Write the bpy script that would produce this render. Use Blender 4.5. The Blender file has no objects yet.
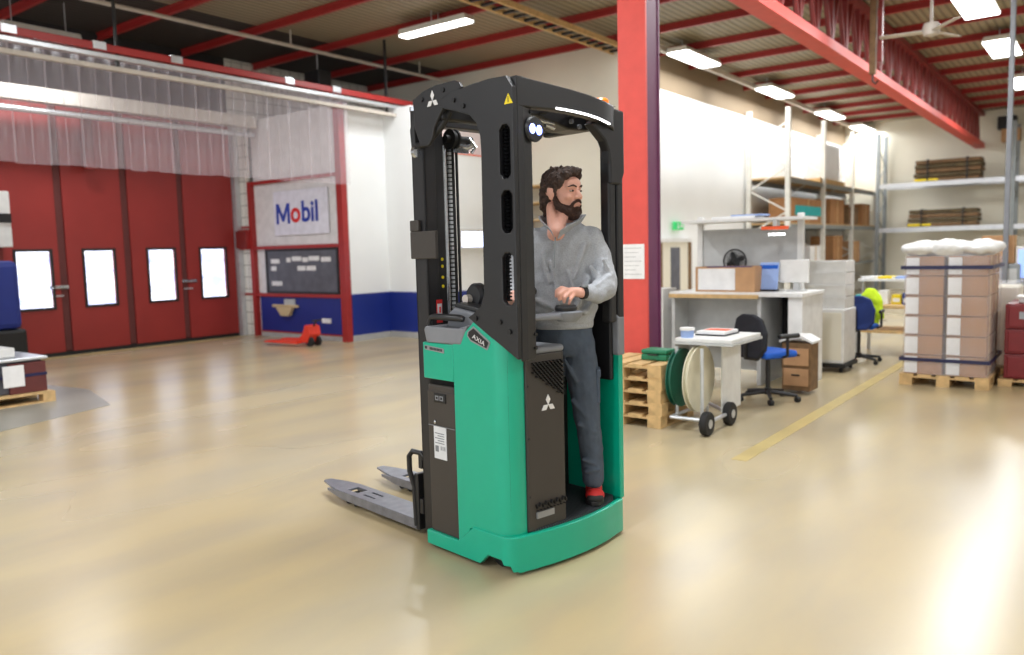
import bpy, bmesh, math, random
from mathutils import Vector, Matrix, Euler
random.seed(7)
SC = bpy.context.scene
COL = SC.collection
R = math.radians
PI = math.pi

# ------------------------------------------------------------ materials
def lin(c):
    c /= 255.0
    return c/12.92 if c <= .04045 else ((c+.055)/1.055)**2.4
def rgb(r, g, b): return (lin(r), lin(g), lin(b), 1)

def mat(name, col, rough=.5, metal=0, noise=.06, scale=8, bump=0, bscale=60, emit=None, estr=0, spec=.5, coat=0):
    m = bpy.data.materials.new(name); m.use_nodes = True
    nt = m.node_tree; b = nt.nodes['Principled BSDF']
    c = rgb(*col)
    b.inputs['Roughness'].default_value = rough
    b.inputs['Metallic'].default_value = metal
    b.inputs['Specular IOR Level'].default_value = spec
    b.inputs['Coat Weight'].default_value = coat
    tc = nt.nodes.new('ShaderNodeTexCoord')
    n = nt.nodes.new('ShaderNodeTexNoise'); n.inputs['Scale'].default_value = scale; n.inputs['Detail'].default_value = 4
    nt.links.new(tc.outputs['Object'], n.inputs['Vector'])
    rp = nt.nodes.new('ShaderNodeValToRGB')
    rp.color_ramp.elements[0].position = .3; rp.color_ramp.elements[1].position = .7
    rp.color_ramp.elements[0].color = tuple(max(0, v*(1-noise*1.5)) for v in c[:3])+(1,)
    rp.color_ramp.elements[1].color = tuple(min(1, v*(1+noise)) for v in c[:3])+(1,)
    nt.links.new(n.outputs['Fac'], rp.inputs['Fac']); nt.links.new(rp.outputs['Color'], b.inputs['Base Color'])
    if bump:
        n2 = nt.nodes.new('ShaderNodeTexNoise'); n2.inputs['Scale'].default_value = bscale
        nt.links.new(tc.outputs['Object'], n2.inputs['Vector'])
        bp = nt.nodes.new('ShaderNodeBump'); bp.inputs['Strength'].default_value = bump; bp.inputs['Distance'].default_value = .01
        nt.links.new(n2.outputs['Fac'], bp.inputs['Height']); nt.links.new(bp.outputs['Normal'], b.inputs['Normal'])
    if emit:
        b.inputs['Emission Color'].default_value = rgb(*emit); b.inputs['Emission Strength'].default_value = estr
    return m

M = {}
def A(k, *a, **kw): M[k] = mat(k, *a, **kw)
A('truck_green', (0, 168, 136), .32, noise=.02, coat=.2)
A('truck_black', (27, 27, 30), .42, noise=.05)
A('mast_steel', (44, 43, 45), .38, .3, noise=.05)
A('deep_black', (18, 18, 20), .5)
A('cover_brown', (58, 53, 49), .5, noise=.03, bump=.05, bscale=300)
A('grey_plastic', (124, 127, 133), .45)
A('dark_plastic', (32, 33, 36), .4)
A('chrome', (200, 205, 212), .2, .9)
A('fork_steel', (128, 130, 140), .3, .5, noise=.12, scale=20)
A('white_mark', (225, 225, 225), .5)
A('label_white', (215, 217, 220), .6)
A('label_grey', (150, 152, 156), .4, .5)
A('amber', (235, 120, 20), .3, emit=(255, 120, 20), estr=.4)
A('yellow', (240, 215, 20), .5)
A('red_sticker', (200, 40, 40), .5)
A('lamp_blue', (190, 200, 255), .2, emit=(120, 140, 255), estr=9)
A('strip_light', (255, 255, 255), .3, emit=(255, 255, 255), estr=5)
A('skin', (226, 170, 150), .5, noise=.05, scale=30)
A('hair', (66, 48, 40), .7, noise=.35, scale=60, bump=.8, bscale=90)
A('beard', (60, 36, 26), .75, noise=.3, scale=80, bump=.8, bscale=160)
A('eye_white', (190, 178, 170), .25)
A('iris', (45, 35, 30), .2)
A('sweater', (166, 169, 174), .92, noise=.1, scale=160, bump=.35, bscale=260)
A('trousers', (76, 86, 100), .9, noise=.08, scale=20, bump=.2, bscale=200)
A('shoe_red', (196, 38, 36), .6)
A('shoe_black', (25, 24, 25), .6)
A('rubber', (24, 24, 25), .7)
A('wall_white', (236, 238, 238), .7, noise=.02, scale=1)
A('wall_cream', (226, 221, 205), .75, noise=.03, scale=1)
A('wall_shade_tan', (136, 118, 94), .8, noise=.05, scale=1)
A('wall_blue', (24, 44, 128), .45, noise=.06, scale=2)
A('skirting', (170, 170, 168), .7)
A('red_paint', (158, 40, 38), .45, noise=.05)
A('column_red', (214, 78, 68), .5, noise=.04)
A('column_shade_purple', (104, 48, 84), .5)
A('dark_red', (120, 34, 30), .5, noise=.1)
A('door_red', (150, 44, 40), .5, noise=.05, scale=2)
A('seam_dark', (96, 44, 42), .7)
A('daylight_glass', (230, 236, 255), .1, emit=(205, 218, 255), estr=2.5)
A('black_metal', (28, 28, 30), .5)
A('booth_white', (222, 220, 220), .6)
A('sign_white', (226, 226, 238), .5)
A('sign_blue', (32, 62, 165), .5)
A('sign_red', (222, 40, 40), .5)
A('board_grey', (92, 94, 104), .6, noise=.15, scale=5)
A('bright_red', (226, 62, 40), .45)
A('beige', (202, 180, 140), .6)
A('pale_beam', (196, 188, 178), .55)
A('alu', (205, 208, 212), .35, .6)
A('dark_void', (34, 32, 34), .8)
A('wood', (206, 172, 120), .7, noise=.14, scale=14)
A('wood_dark', (120, 92, 62), .75, noise=.2, scale=12)
A('timber', (92, 78, 52), .8, noise=.3, scale=10)
A('cardboard', (190, 148, 108), .8, noise=.06)
A('carton_brown', (164, 118, 76), .8, noise=.1, scale=6)
A('lamp_tube', (255, 255, 255), .4, emit=(255, 255, 255), estr=6)
A('lamp_case', (220, 218, 210), .5)
A('office_blue', (20, 88, 190), .8)
A('navy', (24, 50, 120), .7)
A('black_fabric', (34, 36, 44), .85)
A('hivis', (205, 240, 30), .7)
A('bench_white', (222, 222, 220), .5)
A('bench_grey', (186, 188, 188), .6)
A('orange_sign', (238, 92, 40), .5)
A('pale_blue', (150, 175, 225), .6)
A('teal', (20, 168, 170), .5)
A('green_case', (28, 120, 84), .5)
A('reel_green', (18, 92, 72), .5)
A('reel_cream', (214, 208, 184), .55)
A('bin_white', (224, 224, 222), .5)
A('drawer_red', (120, 20, 26), .45)
A('band_navy', (28, 28, 70), .4)
A('exit_green', (40, 160, 90), .5, emit=(60, 200, 110), estr=.5)
A('grey_steel', (140, 146, 148), .5, .3)
A('screen_blue', (150, 180, 250), .3, emit=(140, 170, 250), estr=.9)
A('floor_grey', (150, 148, 138), .35, noise=.08, scale=2)
A('floor_line', (196, 176, 118), .35, noise=.12, scale=3)
A('paper', (232, 232, 232), .7)

def clearmat(name, col, alpha, rough=.15):
    m = bpy.data.materials.new(name); m.use_nodes = True
    nt = m.node_tree; b = nt.nodes['Principled BSDF']; out = nt.nodes['Material Output']
    b.inputs['Base Color'].default_value = rgb(*col); b.inputs['Roughness'].default_value = rough
    t = nt.nodes.new('ShaderNodeBsdfTransparent'); mx = nt.nodes.new('ShaderNodeMixShader')
    n = nt.nodes.new('ShaderNodeTexNoise'); n.inputs['Scale'].default_value = 3
    mr = nt.nodes.new('ShaderNodeMapRange'); mr.inputs['To Min'].default_value = alpha-.1; mr.inputs['To Max'].default_value = alpha+.1
    nt.links.new(n.outputs['Fac'], mr.inputs['Value']); nt.links.new(mr.outputs['Result'], mx.inputs['Fac'])
    nt.links.new(t.outputs[0], mx.inputs[1]); nt.links.new(b.outputs[0], mx.inputs[2]); nt.links.new(mx.outputs[0], out.inputs['Surface'])
    M[name] = m
def window_view(name):
    m = mat(name, (225, 230, 250), .1); nt = m.node_tree; L = nt.links.new; b = nt.nodes['Principled BSDF']
    tc = nt.nodes.new('ShaderNodeTexCoord'); mp = nt.nodes.new('ShaderNodeMapping'); mp.inputs['Scale'].default_value = (1, 1.6, 4.5)
    n = nt.nodes.new('ShaderNodeTexNoise'); n.inputs['Scale'].default_value = 1.3; n.inputs['Detail'].default_value = 3
    L(tc.outputs['Object'], mp.inputs[0]); L(mp.outputs[0], n.inputs['Vector'])
    r = nt.nodes.new('ShaderNodeValToRGB'); e = r.color_ramp.elements
    e[0].position = .35; e[0].color = rgb(140, 156, 205); e[1].position = .62; e[1].color = rgb(240, 246, 255)
    L(n.outputs['Fac'], r.inputs['Fac']); L(r.outputs[0], b.inputs['Emission Color']); b.inputs['Emission Strength'].default_value = 2.0
    M[name] = m
window_view('street_view')
clearmat('pvc_clear', (214, 204, 214), .26, .12)
clearmat('film', (240, 240, 246), .2, .2)
clearmat('roof_glass', (120, 120, 120), .25, .05)

# floor: cream resin screed, worn and mottled, semi-gloss
def floor_material():
    m = bpy.data.materials.new('floor_resin'); m.use_nodes = True
    nt = m.node_tree; L = nt.links.new; b = nt.nodes['Principled BSDF']
    tc = nt.nodes.new('ShaderNodeTexCoord')
    n1 = nt.nodes.new('ShaderNodeTexNoise'); n1.inputs['Scale'].default_value = .55; n1.inputs['Detail'].default_value = 2
    n2 = nt.nodes.new('ShaderNodeTexNoise'); n2.inputs['Scale'].default_value = 2.2; n2.inputs['Detail'].default_value = 5
    mp = nt.nodes.new('ShaderNodeMapping'); mp.inputs['Scale'].default_value = (1, .35, 1); mp.inputs['Rotation'].default_value = (0, 0, R(-52))
    L(tc.outputs['Object'], mp.inputs[0]); L(mp.outputs[0], n1.inputs['Vector']); L(mp.outputs[0], n2.inputs['Vector'])
    r1 = nt.nodes.new('ShaderNodeValToRGB'); e = r1.color_ramp.elements
    e[0].position = .32; e[0].color = rgb(168, 148, 108); e[1].position = .66; e[1].color = rgb(192, 180, 152)
    r2 = nt.nodes.new('ShaderNodeValToRGB'); e = r2.color_ramp.elements
    e[0].position = .35; e[0].color = rgb(160, 152, 134); e[1].position = .62; e[1].color = rgb(190, 172, 130)
    L(n1.outputs['Fac'], r1.inputs['Fac']); L(n2.outputs['Fac'], r2.inputs['Fac'])
    mx = nt.nodes.new('ShaderNodeMix'); mx.data_type = 'RGBA'; mx.inputs['Factor'].default_value = .4
    L(r1.outputs[0], mx.inputs['A']); L(r2.outputs[0], mx.inputs['B']); L(mx.outputs['Result'], b.inputs['Base Color'])
    mr = nt.nodes.new('ShaderNodeMapRange'); mr.inputs['To Min'].default_value = .19; mr.inputs['To Max'].default_value = .33
    L(n1.outputs['Fac'], mr.inputs['Value']); L(mr.outputs['Result'], b.inputs['Roughness'])
    bp = nt.nodes.new('ShaderNodeBump'); bp.inputs['Strength'].default_value = .04; bp.inputs['Distance'].default_value = .02
    L(n1.outputs['Fac'], bp.inputs['Height']); L(bp.outputs['Normal'], b.inputs['Normal'])
    b.inputs['Specular IOR Level'].default_value = .5
    return m
M['floor'] = floor_material()

def striped(name, c1, c2, scale, axis='X', rough=.7, bump=.6, width=.5):
    m = mat(name, c1, rough)
    nt = m.node_tree; L = nt.links.new; b = nt.nodes['Principled BSDF']
    tc = nt.nodes.new('ShaderNodeTexCoord')
    w = nt.nodes.new('ShaderNodeTexWave'); w.wave_type = 'BANDS'; w.bands_direction = axis; w.inputs['Scale'].default_value = scale
    L(tc.outputs['Object'], w.inputs['Vector'])
    r = nt.nodes.new('ShaderNodeValToRGB'); r.color_ramp.elements[0].position = width-.1; r.color_ramp.elements[1].position = width+.1
    r.color_ramp.elements[0].color = rgb(*c2); r.color_ramp.elements[1].color = rgb(*c1)
    L(w.outputs['Fac'], r.inputs['Fac']); L(r.outputs[0], b.inputs['Base Color'])
    bp = nt.nodes.new('ShaderNodeBump'); bp.inputs['Strength'].default_value = bump; bp.inputs['Distance'].default_value = .02
    L(w.outputs['Fac'], bp.inputs['Height']); L(bp.outputs['Normal'], b.inputs['Normal'])
    M[name] = m
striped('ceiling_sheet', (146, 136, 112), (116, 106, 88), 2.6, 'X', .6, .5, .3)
striped('ceiling_shaded', (48, 42, 37), (36, 32, 29), 2.6, 'X', .8, .5, .3)
striped('mat_ribbed', (72, 78, 84), (34, 37, 41), 22, 'X', .6, .8, .5)
striped('wall_panel', (236, 234, 228), (222, 220, 212), .8, 'Y', .6, .1, .06)

def brick_material(name, c1, c2, mortar, w, h):
    m = mat(name, c1, .5); nt = m.node_tree; L = nt.links.new; b = nt.nodes['Principled BSDF']
    tc = nt.nodes.new('ShaderNodeTexCoord'); sp = nt.nodes.new('ShaderNodeSeparateXYZ'); cb = nt.nodes.new('ShaderNodeCombineXYZ')
    ad = nt.nodes.new('ShaderNodeMath'); ad.operation = 'ADD'
    L(tc.outputs['Object'], sp.inputs[0]); L(sp.outputs['X'], ad.inputs[0]); L(sp.outputs['Y'], ad.inputs[1])
    L(ad.outputs[0], cb.inputs['X']); L(sp.outputs['Z'], cb.inputs['Y'])
    br = nt.nodes.new('ShaderNodeTexBrick'); br.offset = 0; br.inputs['Scale'].default_value = 1
    br.inputs['Brick Width'].default_value = w; br.inputs['Row Height'].default_value = h; br.inputs['Mortar Size'].default_value = .008
    br.inputs['Color1'].default_value = rgb(*c1); br.inputs['Color2'].default_value = rgb(*c2); br.inputs['Mortar'].default_value = rgb(*mortar)
    L(cb.outputs[0], br.inputs['Vector']); L(br.outputs['Color'], b.inputs['Base Color'])
    M[name] = m
brick_material('tiles_white', (226, 224, 216), (220, 218, 210), (150, 146, 138), .22, .22)

# ------------------------------------------------------------ mesh helpers
def new(): return bmesh.new()
def box(bm, x0, x1, y0, y1, z0, z1, rot=None, piv=None):
    vs = [bm.verts.new((x, y, z)) for x in (x0, x1) for y in (y0, y1) for z in (z0, z1)]
    for f in ((0,1,3,2),(4,6,7,5),(0,4,5,1),(2,3,7,6),(0,2,6,4),(1,5,7,3)):
        bm.faces.new([vs[i] for i in f])
    if rot is not None:
        bmesh.ops.rotate(bm, verts=vs, cent=piv or ((x0+x1)/2, (y0+y1)/2, (z0+z1)/2), matrix=Euler(rot).to_matrix())
    return vs
def prism(bm, pts, axis, a, b):
    """polygon pts (2D) extruded between a and b along axis; 'x': pts=(y,z)  'y': (x,z)  'z': (x,y)"""
    def P(p, t):
        return {'x': (t, p[0], p[1]), 'y': (p[0], t, p[1]), 'z': (p[0], p[1], t)}[axis]
    A_ = [bm.verts.new(P(p, a)) for p in pts]; B_ = [bm.verts.new(P(p, b)) for p in pts]
    n = len(pts)
    bm.faces.new(A_); bm.faces.new(B_[::-1])
    for i in range(n): bm.faces.new((A_[i], B_[i], B_[(i+1) % n], A_[(i+1) % n]))
    return A_+B_
def plate_with_holes(bm, outer, holes, axis, a, b):
    """extruded plate with polygonal holes"""
    def P(p, t):
        return {'x': (t, p[0], p[1]), 'y': (p[0], t, p[1]), 'z': (p[0], p[1], t)}[axis]
    loops = [outer]+holes
    t = bmesh.new()
    for lp in loops:
        v = [t.verts.new((p[0], p[1], 0)) for p in lp]
        for i in range(len(v)): t.edges.new((v[i], v[(i+1) % len(v)]))
    bmesh.ops.triangle_fill(t, use_beauty=True, use_dissolve=False, edges=t.edges[:], normal=(0, 0, 1))
    t.verts.index_update()
    Aa = [bm.verts.new(P(v.co, a)) for v in t.verts]; Bb = [bm.verts.new(P(v.co, b)) for v in t.verts]
    for f in t.faces:
        ix = [v.index for v in f.verts]
        bm.faces.new([Aa[i] for i in ix]); bm.faces.new([Bb[i] for i in ix][::-1])
    base = 0
    for lp in loops:
        n = len(lp)
        for i in range(n):
            p, q = base+i, base+(i+1) % n
            bm.faces.new((Aa[p], Bb[p], Bb[q], Aa[q]))
        base += n
    t.free()
def frame_from(d):
    d = Vector(d).normalized(); up = Vector((0, 0, 1)) if abs(d.z) < .9 else Vector((1, 0, 0))
    x = d.cross(up).normalized(); y = d.cross(x).normalized(); return x, y
def tube(bm, pts, r, n=12, cap=True):
    pts = [Vector(p) for p in pts]; rs = r if isinstance(r, (list, tuple)) else [r]*len(pts)
    rings = []
    x = None
    for i, p in enumerate(pts):
        d = (pts[min(i+1, len(pts)-1)]-pts[max(i-1, 0)]).normalized()
        if x is None: x, y = frame_from(d)
        else:
            x = (x-d*x.dot(d)).normalized(); y = d.cross(x)
        rings.append([bm.verts.new(p+(x*math.cos(2*PI*k/n)+y*math.sin(2*PI*k/n))*rs[i]) for k in range(n)])
    for a, b in zip(rings, rings[1:]):
        for k in range(n): bm.faces.new((a[k], a[(k+1) % n], b[(k+1) % n], b[k]))
    if cap: bm.faces.new(rings[0][::-1]); bm.faces.new(rings[-1])
def lathe(bm, prof, c, axis='z', n=32):
    """profile [(r, h)] turned about an axis through c"""
    rings = []
    for r_, h in prof:
        ring = []
        for k in range(n):
            a = 2*PI*k/n; u, v = r_*math.cos(a), r_*math.sin(a)
            p = {'z': (u, v, h), 'x': (h, u, v), 'y': (v, h, u)}[axis]
            ring.append(bm.verts.new((c[0]+p[0], c[1]+p[1], c[2]+p[2])))
        rings.append(ring)
    for a, b in zip(rings, rings[1:]):
        for k in range(n): bm.faces.new((a[k], a[(k+1) % n], b[(k+1) % n], b[k]))
    if prof[0][0] > 1e-5: bm.faces.new(rings[0][::-1])
    if prof[-1][0] > 1e-5: bm.faces.new(rings[-1])
def ell(bm, c, r, rot=(0, 0, 0), seg=20):
    m = Matrix.Translation(c) @ Euler(rot).to_matrix().to_4x4() @ Matrix.Diagonal((*((r,)*3 if not isinstance(r, (tuple, list)) else r), 1))
    bmesh.ops.create_uvsphere(bm, u_segments=seg, v_segments=seg//2+2, radius=1, matrix=m)
def cap(bm, p0, r0, p1, r1, seg=14):
    p0, p1 = Vector(p0), Vector(p1)
    ell(bm, p0, r0, seg=seg); ell(bm, p1, r1, seg=seg); tube(bm, [p0, p1], [r0, r1], seg)
def ring_loft(bm, rings, n=28):
    """rings [(cx,cy,z,rx,ry)]"""
    R_ = []
    for cx, cy, z, rx_, ry_ in rings:
        R_.append([bm.verts.new((cx+rx_*math.cos(2*PI*k/n), cy+ry_*math.sin(2*PI*k/n), z)) for k in range(n)])
    for a, b in zip(R_, R_[1:]):
        for k in range(n): bm.faces.new((a[k], a[(k+1) % n], b[(k+1) % n], b[k]))
    bm.faces.new(R_[0][::-1]); bm.faces.new(R_[-1])

def obj(name, bm, m, parent=None, bevel=0, smooth=False, loc=None, rotz=None, seg=2):
    bmesh.ops.recalc_face_normals(bm, faces=bm.faces[:])
    me = bpy.data.meshes.new(name)
    bm.to_mesh(me); bm.free()
    ms = m if isinstance(m, (list, tuple)) else [m]
    for x in ms: me.materials.append(M[x])
    o = bpy.data.objects.new(name, me); COL.objects.link(o)
    if smooth:
        for p in me.polygons: p.use_smooth = True
        if smooth != 'all':
            me.set_sharp_from_angle(angle=R(35))
    if parent: o.parent = parent
    if bevel:
        b = o.modifiers.new('bevel', 'BEVEL'); b.width = bevel; b.segments = seg; b.limit_method = 'ANGLE'; b.angle_limit = R(40)
    if loc: o.location = loc
    if rotz is not None: o.rotation_euler.z = rotz
    return o
def tag(o, label=None, cat=None, group=None, kind=None):
    if label: o['label'] = label
    if cat: o['category'] = cat
    if group: o['group'] = group
    if kind: o['kind'] = kind
    return o
def thing(name, label, cat, loc=(0, 0, 0), rz=0, group=None):
    o = bpy.data.objects.new(name, None); COL.objects.link(o)
    o.location = loc; o.rotation_euler.z = rz; o.empty_display_size = .1
    return tag(o, label, cat, group)
def struct(name, bm, m, label=None, **k):
    o = obj(name, bm, m, **k); o['kind'] = 'structure'
    if label: o['label'] = label
    return o
def B(name, m, *b, parent=None, bevel=0, **k):
    bm = new(); box(bm, *b); return obj(name, bm, m, parent, bevel, **k)
def SB(name, m, *b, **k):
    bm = new(); box(bm, *b); return struct(name, bm, m, **k)
def organic(name, bm, m, voxel, parent=None, smooth_it=6, disp=0, dscale=.1, dtype='CLOUDS'):
    """weld overlapping shapes into ONE continuous skin and bake it"""
    bmesh.ops.recalc_face_normals(bm, faces=bm.faces[:])
    me = bpy.data.meshes.new('tmp'); bm.to_mesh(me); bm.free()
    o = bpy.data.objects.new('tmp', me); COL.objects.link(o)
    r_ = o.modifiers.new('r', 'REMESH'); r_.mode = 'VOXEL'; r_.voxel_size = voxel
    s = o.modifiers.new('s', 'SMOOTH'); s.iterations = smooth_it; s.factor = .6
    if disp:
        t = bpy.data.textures.new('t', dtype); t.noise_scale = dscale
        if hasattr(t, 'noise_depth'): t.noise_depth = 2
        d = o.modifiers.new('d', 'DISPLACE'); d.texture = t; d.strength = disp; d.mid_level = .5
    dg = bpy.context.evaluated_depsgraph_get(); dg.update()
    me2 = bpy.data.meshes.new_from_object(o.evaluated_get(dg)); me2.name = name
    bpy.data.objects.remove(o)
    me2.materials.clear(); me2.materials.append(M[m])
    for p in me2.polygons: p.use_smooth = True
    n = bpy.data.objects.new(name, me2); COL.objects.link(n)
    if parent: n.parent = parent
    return n
def text(name, s, size, m, parent, mtx, ext=.002, sx=1, shear=0, offset=0):
    cu = bpy.data.curves.new('c', 'FONT'); cu.body = s; cu.size = size; cu.extrude = ext; cu.align_x = 'CENTER'; cu.align_y = 'CENTER'; cu.shear = shear; cu.offset = offset
    o = bpy.data.objects.new('c', cu); COL.objects.link(o)
    dg = bpy.context.evaluated_depsgraph_get(); dg.update()
    me = bpy.data.meshes.new_from_object(o.evaluated_get(dg)); me.name = name
    bpy.data.objects.remove(o)
    me.transform(Matrix.Diagonal((sx, 1, 1, 1))); me.transform(mtx)
    me.materials.clear(); me.materials.append(M[m])
    n = bpy.data.objects.new(name, me); COL.objects.link(n); n.parent = parent
    return n
def basis(origin, xdir, ydir):
    x = Vector(xdir).normalized(); y = Vector(ydir).normalized(); z = x.cross(y)
    return Matrix(((x.x, y.x, z.x, origin[0]), (x.y, y.y, z.y, origin[1]), (x.z, y.z, z.z, origin[2]), (0, 0, 0, 1)))
def copy_tree(o, parent=None):
    c = o.copy(); COL.objects.link(c)
    if parent: c.parent = parent
    for ch in list(o.children): copy_tree(ch, c)
    return c

# ------------------------------------------------------------ camera (world +Y runs along the hall)
cd = bpy.data.cameras.new('camera'); cam = bpy.data.objects.new('camera', cd); COL.objects.link(cam)
cam.location = (0, 0, 1.47)
PITCH = math.atan(77/800)
cam.matrix_world = Matrix.Translation((0, 0, 1.47)) @ Matrix.Rotation(R(37.2), 4, 'Z') @ Matrix.Rotation(R(90)-PITCH, 4, 'X') @ Matrix.Rotation(R(-1.43), 4, 'Z')
cd.sensor_width = 36; cd.lens = 800/1024*36; cd.clip_start = .05
cd.dof.use_dof = True; cd.dof.focus_distance = 4.0; cd.dof.aperture_fstop = 1.6
SC.camera = cam

# ============================================================ THE HALL
CZ = 5.1
SB('floor', 'floor', -14.2, 8, -7, 27.6, -.1, 0)
SB('ceiling', 'ceiling_sheet', -11.0, 8, -7, 27.6, CZ, CZ+.1)
SB('ceiling_shaded_bay', 'ceiling_shaded', -14.2, -11.0, -7, 27.6, CZ, CZ+.1)  # dimness of the left bay put into a darker sheet colour
SB('wall_back', 'wall_cream', -7.2, 8, 26.8, 27, 0, CZ)
SB('wall_right', 'wall_white', 7, 7.2, -7, 26.8, 0, CZ)
bm = new(); box(bm, -7.2, -7, 12.7, 26.8, 0, 4.42); struct('wall_hall', bm, 'wall_white')
SB('wall_hall_upper', 'wall_shade_tan', -7.2, -7, 12.7, 26.8, 4.42, CZ)  # unlit band above the lamps, its shade put into the tan colour
SB('wall_middle', 'wall_cream', -14, -7, 12.5, 12.7, 0, CZ)
# left wall: opening filled by the folding door
SB('wall_left', 'wall_white', -13.4, -13.2, -7, 4.92, 0, CZ)
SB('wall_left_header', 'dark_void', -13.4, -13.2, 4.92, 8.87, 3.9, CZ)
SB('wall_left_tiled', 'tiles_white', -13.4, -13.2, 8.87, 12.5, 0, CZ)
# grey worn floor patch and yellow lane line
bm = new(); prism(bm, [(-12.0, .5), (-7.2, 1.0), (-7.76, 2.77), (-8.17, 3.94), (-9.4, 4.3), (-12.2, 3.9)], 'z', 0, .003); struct('trim_1', bm, 'floor_grey', label='grey bare concrete strip in the floor')
SB('trim_2', 'floor_line', -2.08, -1.97, 5.2, 12.5, 0, .003, label='worn yellow lane line')
SB('trim_3', 'floor_line', -13.08, -12.9, 4.9, 8.8, 0, .003, label='yellow line in front of the red door')

# roof purlins
k = 0
Y = -5.0
while Y < 26.6:
    bm = new()
    for z0, z1, hw in ((CZ-.02, CZ, .03), (CZ-.10, CZ-.02, .008), (CZ-.115, CZ-.10, .03)): box(bm, -13.2, 7, Y-hw, Y+hw, z0, z1)
    o = struct('roof_purlin', bm, 'red_paint', label='red steel purlin under the roof sheets'); Y += 1.45
# truss girder along X=-3.3
bm = new()
for s in (-1, 1): box(bm, -3.3+s*.06-.05, -3.3+s*.06+.05, -5, 26.8, 4.08, 4.2)
box(bm, -3.42, -3.18, -5, 26.8, 4.06, 4.09)
g = struct('girder_bottom_chord', bm, 'column_red', label='long red bottom chord of the roof girder')
bm = new(); box(bm, -3.4, -3.2, -5, 26.8, 4.96, 5.06); struct('girder_top_chord', bm, 'dark_red')
bm = new(); Y = -5; i = 0
while Y < 26.2:
    tube(bm, [(-3.3, Y, 4.15), (-3.3, Y+.35, 5.0)], .035, 6); tube(bm, [(-3.3, Y+.35, 5.0), (-3.3, Y+.7, 4.15)], .035, 6)
    box(bm, -3.34, -3.26, Y-.04, Y+.04, 4.15, 5.0)
    Y += .7
struct('girder_lattice', bm, 'dark_red', label='dark red lattice bars of the roof girder')
# column (H section)
bm = new(); CX0, CX1 = -3.72, -3.44
box(bm, CX0, CX1, 6.60, 6.63, 0, 4.06)
col = struct('column', bm, 'column_red', label='red steel column behind the truck')
bm = new(); box(bm, CX0, CX1, 6.85, 6.88, 0, 4.06); box(bm, CX1-.03, CX1-.01, 6.63, 6.85, 0, 4.06); obj('column_side', bm, 'column_shade_purple', col)  # web and rear flange: shade of the unlit faces painted as purple
B('base_plate', 'dark_red', -3.8, -3.36, 6.55, 6.93, 0, .02, parent=col)
X0, X1 = -3.4, -3.15
# crane gantry rail along X=-10
bm = new(); box(bm, -10.06, -9.94, 1.0, 10.4, 4.01, 4.10)
gr = thing('gantry_rail', 'long red overhead rail with pale joints above the strip curtain', 'overhead rail', (0, 0, 0))
obj('rail_beam', bm, 'red_paint', gr, .01)
for yy in (1.6, 3.9, 4.9, 5.9, 7.7, 8.6): B('joint_plate', 'alu', -10.07, -9.93, yy, yy+.16, 4.02, 4.11, parent=gr)
B('curtain_track', 'alu', -10.05, -9.95, 1.0, 10.38, 3.93, 3.99, parent=gr, bevel=.01)
B('lower_rail', 'pale_beam', -10.04, -9.96, 1.0, 10.38, 3.80, 3.85, parent=gr)
for yy in (1.2, 5.2, 9.8): B('hanger', 'black_metal', -10.02, -9.98, yy, yy+.03, 3.84, 5.05, parent=gr)
# strip curtain of clear PVC
sc = thing('strip_curtain', 'clear plastic strip curtain hanging from the overhead rail before the red door', 'strip curtain', (-10, 0, 0))
n = 0; y = 1.3
while y < 8.75:
    bm = new()
    pts = [(-.012+.016*((i/6-.5)**2)*4 + (.012 if n % 2 else 0), y+i/6*.21) for i in range(7)]
    vs = [[bm.verts.new((p[0], p[1], z)) for p in pts] for z in (2.6+random.uniform(-.01, .01), 3.93)]
    for i in range(6): bm.faces.new((vs[0][i], vs[0][i+1], vs[1][i+1], vs[1][i]))
    o = obj('strip', bm, 'pvc_clear', sc, smooth='all')
    y += .19; n += 1
# folding door
d1 = bpy.data.objects.new('door_1', None); COL.objects.link(d1); d1['kind'] = 'structure'; d1['label'] = 'large red folding industrial door with four lit windows'
d1.location = (-13.2, 4.92, 0)
edges = [(0.0, .80), (.92, 1.84), (1.96, 2.84), (2.95, 3.93)]
wins = [(.18, .68), (1.18, 1.66), (2.24, 2.72), (3.22, 3.72)]
for (a, b), (wa, wb) in zip(edges, wins):
    bm = new(); plate_with_holes(bm, [(a, .06), (b, .06), (b, 3.88), (a, 3.88)], [[(wa, .76), (wb, .76), (wb, 1.64), (wa, 1.64)]], 'x', -.06, .04)
    lf = obj('door_leaf', bm, 'door_red', d1, .004)
    bm = new(); plate_with_holes(bm, [(wa-.03, .73), (wb+.03, .73), (wb+.03, 1.67), (wa-.03, 1.67)], [[(wa+.01, .77), (wb-.01, .77), (wb-.01, 1.63), (wa+.01, 1.63)]], 'x', .04, .055)
    obj('window_frame', bm, 'black_metal', lf)
    B('window_pane', 'street_view', -.03, -.01, wa, wb, .76, 1.64, parent=lf)
for a, b in ((.80, .92), (1.84, 1.96), (2.84, 2.95)): B('rubber_seam', 'seam_dark', -.04, .03, a, b, .06, 3.88, parent=d1, bevel=.02)
B('bottom_seal', 'black_metal', -.05, .03, 0, 3.93, 0, .06, parent=d1)
for yy in (.66, 2.86):
    bm = new(); tube(bm, [(.04, yy, 1.07), (.09, yy, 1.07), (.09, yy+.2, 1.07)], .014, 8); box(bm, .04, .055, yy-.03, yy+.25, 1.05, 1.1)
    obj('door_handle', bm, 'chrome', d1)
    B('lock_plate', 'alu', .04, .05, yy, yy+.17, .93, .95, parent=d1)
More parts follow.
